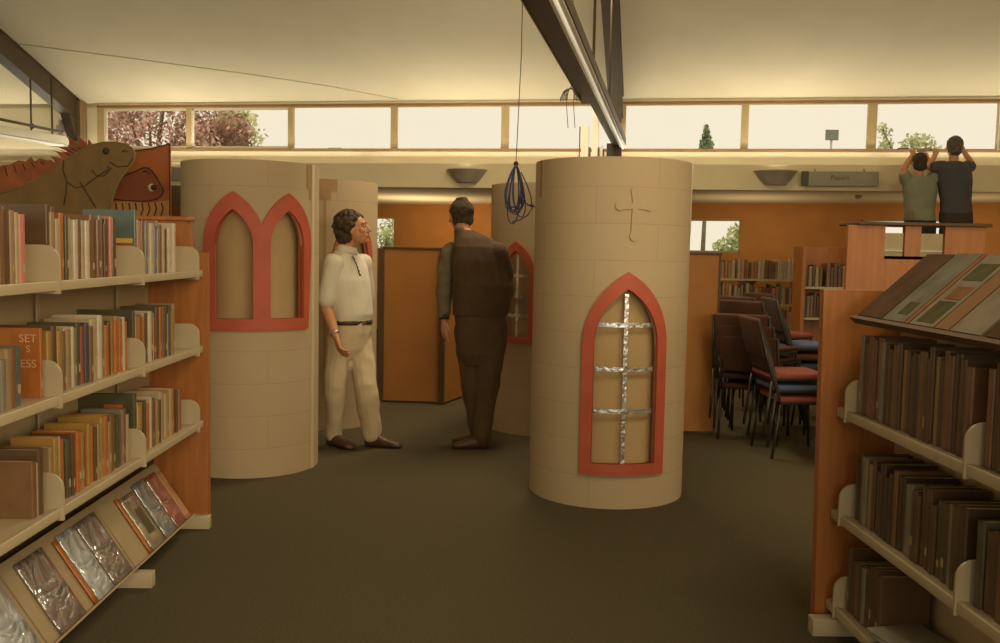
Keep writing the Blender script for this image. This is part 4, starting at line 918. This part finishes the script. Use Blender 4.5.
# ================================================================== PEOPLE
def hand(mb, wrist, d, palm_n, s=1.0, curl=0.5, thumb=1):
    """five-fingered hand: d = finger direction, palm_n = palm normal, thumb side = sign"""
    d = Vector(d).normalized(); n = Vector(palm_n); n = (n - d * n.dot(d)).normalized(); x = d.cross(n) * thumb
    w = Vector(wrist)
    mb.loft([(w, .026 * s, .018 * s), (w + d * .03 * s, .034 * s, .016 * s), (w + d * .07 * s, .041 * s, .015 * s), (w + d * .092 * s, .039 * s, .012 * s)], x, n, 12)
    for k, (o_, L_) in enumerate(((0.030, .072), (0.010, .080), (-0.010, .075), (-0.029, .060))):
        p = w + d * .085 * s + x * o_ * s; a = curl * (0.5 + .12 * k); pts = [p]; dirn = d.copy()
        for seg_ in (.42, .33, .25):
            dirn = (dirn * math.cos(a) + n * math.sin(a)).normalized(); a2 = dirn; p = p + dirn * L_ * seg_ * s; pts.append(p.copy())
            nn_ = (n - dirn * n.dot(dirn)).normalized(); n_loc = nn_
        mb.limb(pts, [.0095 * s, .009 * s, .0085 * s, .007 * s], 8)
    b = w + d * .025 * s + x * .028 * s; mb.limb([b, b + d * .035 * s + x * .022 * s + n * .008 * s, b + d * .062 * s + x * .026 * s + n * .018 * s], [.013 * s, .010 * s, .008 * s], 8)
def head(mb, c, f, s=1.0, upv=Vector((0, 0, 1))):
    """c centre of the skull, f face direction"""
    f = Vector(f).normalized(); u = (upv - f * upv.dot(f)).normalized(); l = u.cross(f)
    M = Matrix((l, f, u)).transposed()
    def P(x, y, z): return Vector(c) + M @ Vector((x, y, z)) * s
    mb.ell(P(0, -.012, .025), .074 * s, .092 * s, .085 * s, M); mb.ell(P(0, .018, -.025), .062 * s, .070 * s, .075 * s, M)
    mb.ell(P(0, .045, -.075), .038 * s, .036 * s, .030 * s, M); mb.ell(P(0, .072, -.092), .018 * s, .015 * s, .015 * s, M)
    mb.limb([P(0, .078, .018), P(0, .096, -.012), P(0, .104, -.026)], [.010 * s, .012 * s, .013 * s], 10)
    mb.ell(P(0.010, .094, -.030), .008 * s, .009 * s, .007 * s, M); mb.ell(P(-0.010, .094, -.030), .008 * s, .009 * s, .007 * s, M)
    mb.limb([P(-.040, .068, .030), P(0, .084, .034), P(.040, .068, .030)], [.010 * s, .011 * s, .010 * s], 8)
    mb.limb([P(-.024, .078, -.056), P(0, .088, -.055), P(.024, .078, -.056)], [.007 * s, .009 * s, .007 * s], 8)
    mb.limb([P(-.020, .076, -.066), P(0, .086, -.067), P(.020, .076, -.066)], [.007 * s, .009 * s, .007 * s], 8)
    for sg in (-1, 1):
        mb.ell(P(sg * .048, .058, -.018), .020 * s, .018 * s, .018 * s, M)
        mb.ell(P(sg * .076, -.004, -.008), .009 * s, .020 * s, .031 * s, M)
    return P, M
def eyes(root, P, s=1.0):
    for sg in (-1, 1):
        mbx = MB(); mbx.ell(P(sg * .030, .074, .008), .011 * s, .011 * s, .011 * s); mbx.build('eye', mat('eye_white_skin', (0.36, 0.25, 0.16), 0.3), root)
        mbx = MB(); mbx.ell(P(sg * .030, .0825, .008), .0055 * s, .0055 * s, .0055 * s); mbx.build('iris', mat('dark_iris', (0.02, 0.015, 0.01), 0.2), root)
def shoe(mb, heel, d, L_=0.28, w=0.05):
    d = Vector(d).normalized(); h = Vector(heel); x = Vector((0, 0, 1)).cross(d); z = Vector((0, 0, 1))
    mb.loft([(h - d * .03 + z * .035, w * .6, .03), (h + z * .045, w * .8, .043), (h + d * .07 + z * .05, w * .85, .048), (h + d * .14 + z * .036, w * .98, .034), (h + d * .20 + z * .028, w * 1.02, .026), (h + d * (L_ - .05) + z * .022, w * .75, .020), (h + d * (L_ - .035) + z * .018, w * .3, .012)], x, z, 16)
    mb.limb([h + z * .05 + d * .02, h + z * .11 + d * .02], [.042, .040])

# ---------- man in the white shirt
F1 = Vector((.78, -.62, 0)).normalized(); L1 = Vector((-F1.y, F1.x, 0))
man = empty('person', Matrix.Translation((-1.06, 6.87, 0)), label='person in white polo shirt and pale belted trousers beside the left tower', cat='person')
body = MB(); P1, _ = head(body, at(354.5, 229, 6.86), Vector((.985, -.06, .17)), 1.08)
hc = at(353, 229, 6.86); nb = at(346.5, 250.5, 6.87)
body.limb([hc + Vector((-.02, 0, -.05)), nb + Vector((0, 0, .03)), nb - Vector((0, 0, .08))], [.055, .056, .07])
chest = at(349, 278, 6.87); belly = at(353, 310, 6.88); pel = at(351, 332, 6.88)
body.loft([(pel - Vector((0, 0, .08)), .13, .09), (pel, .16, .11), (belly, .145, .11), (chest, .165, .11), (nb - Vector((0, 0, .09)), .13, .09), (nb - Vector((0, 0, .03)), .06, .055)], L1, F1)
rs = at(334, 264, 6.74); re = at(325.5, 304, 6.72); rw = at(335.5, 335, 6.62)
body.limb([rs, re, re.lerp(rw, .35), rw], [.044, .041, .043, .029]); hand(body, rw + (rw - re).normalized() * .012, (rw - re).normalized() + Vector((.05, 0, -.35)), (.9, .3, 0), 1.1, 0.8, -1)
ls = at(362, 263, 7.01); le = at(366, 302, 7.13); lw = at(362, 330, 7.18)
body.limb([ls, le, le.lerp(lw, .35), lw], [.055, .043, .044, .030]); hand(body, lw, (lw - le).normalized(), (-.5, -.5, 0), 1.05, 0.5, 1)
rh = at(341, 336, 6.83); rk = at(335.5, 386, 6.76); ra = at(334, 434, 6.86)
lh = at(359, 336, 6.94); lk = at(365, 386, 6.80); la = at(372, 434, 6.86)
for a, b_, c_ in ((rh, rk, ra), (lh, lk, la)): body.limb([a, b_, b_.lerp(c_, .3), c_], [.078, .055, .056, .036])
bd = fuse(body, 'body', skinm, man, 0.0055, 2); bd.matrix_parent_inverse = man.matrix_world.inverted()
eyes(man, P1, 1.08)
def parent_keep(root):
    for ch in list(root.children):
        if ch.type == 'MESH' and ch.matrix_parent_inverse == Matrix.Identity(4): ch.matrix_parent_inverse = root.matrix_world.inverted()
sh = MB(); sh.loft([(at(352, 322, 6.88), .155, .120), (at(352, 314, 6.88), .166, .134), (at(350, 298, 6.88), .170, .134), (at(348.5, 280, 6.87), .176, .126), (at(347, 267, 6.87), .168, .112), (at(346.5, 259, 6.87), .135, .095), (nb - Vector((0, 0, .015)), .088, .075), (nb + Vector((0, 0, .015)), .066, .062)], L1, F1)
sh.limb([rs + Vector((.004, .006, .004)), rs.lerp(re, .5), rs.lerp(re, .88)], [.072, .066, .068]); sh.limb([ls, ls.lerp(le, .5), ls.lerp(le, .85)], [.075, .076, .07])
whites = mat('white_cotton', (0.66, 0.59, 0.45), 0.85, 0.03, 8, 0.1, 200)
fuse(sh, 'shirt', whites, man, 0.008, 3, 0.012, (6, 6, 3), 3)
cl = MB(); cc = nb + Vector((0.004, 0, .008)); CT = Matrix.Rotation(math.radians(14), 3, 'Y')
cl.lathe([(.060, .030), (.066, .028), (.088, -.018), (.082, -.022), (.066, .004)], (0, 0, 0), 24); cl.v = [cc + CT @ v for v in cl.v]; cl.build('collar', whites, man)
pk = MB(); pf = lambda px, py, dy: at(px, py, 6.72 + dy)
pk.tube([at(352.5, 256, 6.785), at(357, 266, 6.765), at(360, 276, 6.768)], 0.0045, 6)
for t_ in range(5): pk.ell(at(354.3 + t_ * 1.55, 259 + t_ * 4, 6.768), .007, .007, .007, nu=8, nv=6)
pk.build('placket', mat('dark_placket_trim', (0.06, 0.05, 0.035), 0.7), man)
tr = MB(); tr.loft([(at(352, 321, 6.88), .152, .117), (at(352, 332, 6.88), .166, .127), (at(351, 348, 6.88), .166, .125), (at(350, 358, 6.88), .13, .10)], L1, F1)
tr.limb([rh, rk, rk.lerp(ra, .5), ra + Vector((0, 0, -.0))], [.098, .080, .074, .066]); tr.limb([lh, lk, lk.lerp(la, .5), la + Vector((0, 0, 0))], [.102, .092, .084, .070])
khaki = mat('pale_khaki_cotton', (0.55, 0.43, 0.26), 0.85, 0.05, 8, 0.15, 160)
fuse(tr, 'trousers', khaki, man, 0.008, 3, 0.014, (6, 6, 5), 7)
MB().loft([(at(352, 324, 6.88), .160, .124), (at(352, 319.8, 6.88), .162, .126)], L1, F1, 32).build('belt', mat('dark_brown_leather', (0.05, 0.028, 0.012), 0.5), man)
bk = at(352, 321.8, 6.88) + F1 * .127; MB().rbox(-.02, .02, -.006, .006, -.016, .016, .003, Matrix.Translation(bk) @ Matrix.Rotation(math.atan2(F1.y, F1.x) - PI / 2, 4, 'Z')).build('belt_buckle', mat('brass_metal', (0.5, 0.38, 0.15), 0.35, metal=0.9), man)
wp = rw.lerp(re, .06); MB().tube([wp + (rw - re).normalized() * .01, wp - (rw - re).normalized() * .012], .034, 14).build('watch', mat('steel_watch', (0.5, 0.47, 0.4), 0.3, metal=0.7), man)
s1 = MB(); shoe(s1, Vector((ra.x - .02, ra.y, 0)), (.75, -.55, 0), .27); sm_ = mat('dark_brown_shoe_leather', (0.075, 0.034, 0.013), 0.45)
fuse(s1, 'shoe', sm_, man, 0.007, 2)
s1 = MB(); shoe(s1, Vector((la.x - .02, la.y, 0)), (.97, -.15, 0), .29); fuse(s1, 'shoe', sm_, man, 0.007, 2)
hr = MB(); rh_ = random.Random(3); hr.ell(hc + Vector((-.034, 0, .032)), .098, .095, .094); hr.ell(hc + Vector((-.056, 0, -.05)), .074, .085, .075)
fd = Vector((.995, -.06, 0)).normalized(); lf = Vector((-fd.y, fd.x, 0))
for k in range(120):
    a = rh_.uniform(-PI, PI); el = rh_.uniform(-0.75, 1.5)
    dirv = fd * math.cos(a) * math.cos(el) + lf * math.sin(a) * math.cos(el) + Vector((0, 0, math.sin(el)))
    front = dirv.dot(fd)
    if front > 0.50 and dirv.z < 0.62: continue
    if front > 0.10 and dirv.z < 0.05: continue
    if dirv.z < -0.5 and front > -0.3: continue
    p = hc + Vector((0, 0, .022)) - fd * .028 + Vector((dirv.x * .105, dirv.y * .098, dirv.z * .098)) ; hr.ell(p, *(rh_.uniform(.019, .030),) * 3, nu=8, nv=6)
fuse(hr, 'hair', hairm, man, 0.006, 1, 0.006, (60, 60, 60))
parent_keep(man)

# ---------- man in the dark vest, seen from behind
F2 = Vector((-.40, .92, 0)).normalized(); L2v = Vector((-F2.y, F2.x, 0))   # his left = image left side
man2 = empty('person', Matrix.Translation((-0.2, 6.95, 0)), label='person seen from behind in a dark vest, grey sleeves and dark trousers', cat='person')
body = MB(); hc = at(460.5, 215.5, 7.12); Pm, _ = head(body, hc, Vector((-.45, .82, -.30)), 1.08)
nb = at(464, 231.5, 7.05); body.limb([hc + Vector((.01, -.02, -.05)), nb, nb + Vector((.04, -.04, -.08))], [.054, .056, .07])
chest = at(478, 262, 7.0); belly = at(481, 300, 6.98); pel = at(481, 326, 6.98)
body.loft([(pel - Vector((0, 0, .06)), .13, .10), (pel, .16, .12), (belly, .15, .12), (chest, .18, .12), (at(471, 246, 7.03), .13, .09), (nb, .06, .055)], L2v, F2)
lsh = at(449, 250, 7.06); lel = at(444, 292, 7.05); lwr = at(444, 319, 7.04)
body.limb([lsh, lel, lwr], [.05, .042, .030]); hand(body, lwr + Vector((0, 0, -.01)), (.03, -.02, -1), (.75, .5, 0), 1.05, 0.35, 1)
rsh = at(500, 255, 6.98); rel = at(507, 292, 7.08); rwr = at(497, 300, 7.33)
body.limb([rsh, rel, rwr], [.05, .042, .030]); hand(body, rwr, (-.3, 1, 0), (-1, 0, 0), 1.0, .5, 1)
lh = at(467, 330, 7.0); lk = at(474, 385, 6.98); la = at(480, 436, 7.0); rh = at(493, 330, 6.98); rk = at(487, 385, 6.93); ra = at(482, 436, 6.88)
for a, b_, c_ in ((lh, lk, la), (rh, rk, ra)): body.limb([a, b_, b_.lerp(c_, .3), c_], [.08, .056, .056, .036])
fuse(body, 'body', skinm, man2, 0.0055, 2); eyes(man2, Pm, 1.08)
dark = mat('dark_brown_wool', (0.080, 0.043, 0.017), 0.9, 0.10, 20, 0.2, 200)
vs_ = MB(); vs_.loft([(at(480, 316, 6.98), .215, .14), (at(481, 306, 6.98), .225, .15), (at(482, 285, 6.98), .23, .155), (at(480, 260, 6.99), .225, .145), (at(478, 247, 7.0), .20, .125), (at(473, 238, 7.02), .145, .10), (nb + Vector((0, 0, .015)), .072, .068)], L2v, F2)
vs_.limb([rsh + Vector((-.02, 0, .01)), rsh.lerp(rel, .5)], [.088, .078]); fuse(vs_, 'vest', dark, man2, 0.008, 3, 0.01, (6, 6, 4), 5)
gs = mat('grey_green_sleeve', (0.145, 0.118, 0.066), 0.85, 0.1, 20)
sl = MB(); sl.limb([lsh + Vector((.02, 0, .0)), lsh.lerp(lel, .5), lel, lel.lerp(lwr, .9)], [.070, .066, .062, .045]); fuse(sl, 'sleeve', gs, man2, 0.008, 2, 0.016, (9, 9, 10), 1)
sl = MB(); sl.limb([rsh.lerp(rel, .25), rsh.lerp(rel, .5), rel, rel.lerp(rwr, .85)], [.072, .066, .060, .048]); fuse(sl, 'sleeve', gs, man2, 0.008, 2, 0.012, (9, 9, 10), 2)
MB().tube([lwr + Vector((0, 0, .07)), lwr + Vector((0, 0, -.0))], [.043, .041], 14).build('cuff', mat('dark_cuff', (0.04, 0.035, 0.02), 0.8), man2)
MB().loft([(nb + Vector((0, 0, -.02)), .075, .07), (nb + Vector((-.01, .01, .028)), .062, .060)], L2v, F2, 20).build('collar', gs, man2)
tr = MB(); tr.loft([(at(480, 312, 6.98), .19, .135), (at(481, 332, 6.98), .2, .15), (at(481, 352, 6.98), .185, .14), (at(480, 364, 6.98), .14, .11)], L2v, F2)
tr.limb([lh, lk, lk.lerp(la, .5), la], [.105, .098, .085, .072]); tr.limb([rh, rk, rk.lerp(ra, .5), ra], [.11, .10, .085, .072])
fuse(tr, 'trousers', mat('dark_trouser_wool', (0.085, 0.048, 0.018), 0.9, 0.10, 20), man2, 0.008, 3, 0.014, (6, 6, 5), 9)
for a, dv in ((la, (-.85, .3, 0)), (ra, (-.9, -.1, 0))):
    s1 = MB(); shoe(s1, Vector((a.x + .02, a.y, 0)), dv, .28); fuse(s1, 'shoe', mat('brown_shoe_leather', (0.085, 0.035, 0.012), 0.5), man2, 0.007, 2)
hr = MB(); f_ = Vector((-.45, .82, 0)).normalized(); hr.ell(hc + Vector((0, 0, .028)) - f_ * .020, .095, .104, .100); hr.ell(hc + Vector((0, 0, -.03)) - f_ * .044, .082, .064, .068); hr.ell(hc + Vector((0, 0, .105)) - f_ * .02, .055, .06, .038)
fuse(hr, 'hair', blkhair, man2, 0.006, 1, 0.007, (40, 40, 30)); parent_keep(man2)

# ---------- two people at the high window on the right
def back_person(root, Y, hpx, shL, shR, elL, elR, hdL, hdR, hips, hw, shirtm, trm, hairmat, feetz, seed, hs=1.0, sleeve=0.5, tw=.19):
    body = MB(); hc = at(*hpx, Y); P_, _ = head(body, hc, Vector((0, 1, .12)), hs); nb = hc + Vector((0, -.01, -.17)); body.limb([hc + Vector((0, 0, -.05)), nb, nb - Vector((0, 0, .06))], [.05, .052, .065])
    a, b = at(*shL, Y), at(*shR, Y); mid = (a + b) / 2; hp = at(*hips, Y); X = Vector((1, 0, 0)); Yv = Vector((0, 1, 0))
    body.loft([(hp - Vector((0, 0, .08)), .12, .09), (hp, .14, .1), (hp.lerp(mid, .45), .12, .09), (hp.lerp(mid, .8), .15, .1), (mid + Vector((0, 0, .02)), .11, .07), (nb, .055, .05)], X, Yv)
    for s_, e_2, h_ in ((a, at(*elL[:2], Y + elL[2]), at(*hdL[:2], Y + hdL[2])), (b, at(*elR[:2], Y + elR[2]), at(*hdR[:2], Y + hdR[2]))):
        w_ = h_; body.limb([s_, e_2, w_], [.048, .038, .027]); hand(body, w_, (w_ - e_2).normalized(), (0, 1, 0) if abs((w_ - e_2).normalized().y) < .8 else (0, 0, 1), .95, .7, 1)
    for sg in (-1, 1):
        h_ = hp + Vector((sg * .085, 0, -.03)); k_ = Vector((h_.x + sg * .01, Y - .02, (h_.z + feetz) / 2)); f_ = Vector((h_.x + sg * .015, Y + .02, feetz + .09)); body.limb([h_, k_, f_], [.075, .05, .035])
    fuse(body, 'body', skinm, root, .007, 2)
    s_ = MB(); s_.loft([(hp + Vector((0, 0, .0)), tw * .86, .13), (hp.lerp(mid, .3), tw * .80, .12), (hp.lerp(mid, .7), tw * .93, .125), (mid + Vector((0, 0, -.02)), tw * .92, .11), (mid + Vector((0, 0, .045)), tw * .62, .085), (nb + Vector((0, 0, .01)), .066, .06)], X, Yv)
    for q_, e_2 in ((a, at(*elL[:2], Y + elL[2])), (b, at(*elR[:2], Y + elR[2]))): s_.limb([q_, q_.lerp(e_2, sleeve), q_.lerp(e_2, sleeve * 1.7)], [.072, .07, .065])
    fuse(s_, 'shirt', shirtm, root, .009, 3, .012, (7, 7, 4), seed)
    t_ = MB(); t_.loft([(hp + Vector((0, 0, .03)), hw, .125), (hp - Vector((0, 0, .08)), hw * 1.05, .14), (hp - Vector((0, 0, .18)), hw * .9, .12)], X, Yv)
    for sg in (-1, 1):
        h_ = hp + Vector((sg * .085, 0, -.06)); k_ = Vector((h_.x + sg * .01, Y - .02, (h_.z + feetz) / 2)); f_ = Vector((h_.x + sg * .015, Y + .02, feetz + .12)); t_.limb([h_, k_, f_], [.098, .085, .07])
        sb = MB(); shoe(sb, Vector((f_.x, f_.y - .02, feetz)), (sg * .15, 1, 0), .26); fuse(sb, 'shoe', sm_, root, .008, 1)
    fuse(t_, 'trousers', trm, root, .009, 3, .01, (7, 7, 7), seed + 1)
    h2 = MB(); h2.ell(hc + Vector((0, -.02, .03)), .084 * hs, .09 * hs, .09 * hs); h2.ell(hc + Vector((0, -.035, -.03)), .078 * hs, .062 * hs, .07 * hs); fuse(h2, 'hair', hairmat, root, .007, 1, .008, (40, 40, 30))
    eyes(root, P_, hs); parent_keep(root)
pA = empty('person', Matrix.Translation((at(919, 240, 10.5).x, 10.5, 1.10)), label='person in a faded teal t-shirt with raised arms at the high window', cat='person')
back_person(pA, 10.5, (919, 163), (906, 180), (933, 180), (903.5, 170, -.05), (934, 172, .05), (912, 156, .12), (927, 158, .22), (920, 221), .155, mat('faded_teal_cotton', (0.21, 0.21, 0.14), 0.85, .06), mat('dark_navy_trousers', (0.025, 0.022, 0.018), 0.9), blkhair, 1.10, 4, .95, .28, .20)
MB().rbox(-.03, .03, -.02, .02, -.045, .045, .008, Matrix.Translation(at(910, 214, 10.36))).build('belt_pouch', mat('tan_pouch', (0.20, 0.13, 0.04), 0.7), pA).matrix_parent_inverse = pA.matrix_world.inverted()
pB = empty('person', Matrix.Translation((at(954, 240, 10.45).x, 10.45, 1.10)), label='person in a navy shirt and dark trousers reaching up at the high window, rightmost', cat='person')
back_person(pB, 10.45, (954, 147), (942, 167), (967, 167), (930, 168, .05), (973, 166, .05), (935, 155, .2), (964, 152, .12), (956, 214), .17, mat('navy_cotton', (0.065, 0.058, 0.062), 0.85, .06), mat('dark_brown_trousers', (0.04, 0.026, 0.014), 0.9), mat('greying_brown_hair', (0.09, 0.07, 0.05), .7, .3, 40), 1.10, 8, 1.03, .3, .205)
o = MB().tube([at(917, 150.5, 10.72), at(931, 149.5, 10.72)], .022, 12).build('curtain_tube', greym); tag(o, 'short grey tube held up at the window sill between the two people', 'tube')
recenter(o, at(924, 150, 10.72))
o = MB().rbox(-.06, .06, -.03, .03, 0, .02, .006).build('window_catch', capm, M=WM @ Matrix.Translation((4.86, -0.02, SILL + 0.002))); tag(o, 'small black catch on the window sill left of the raised hands', 'window catch')
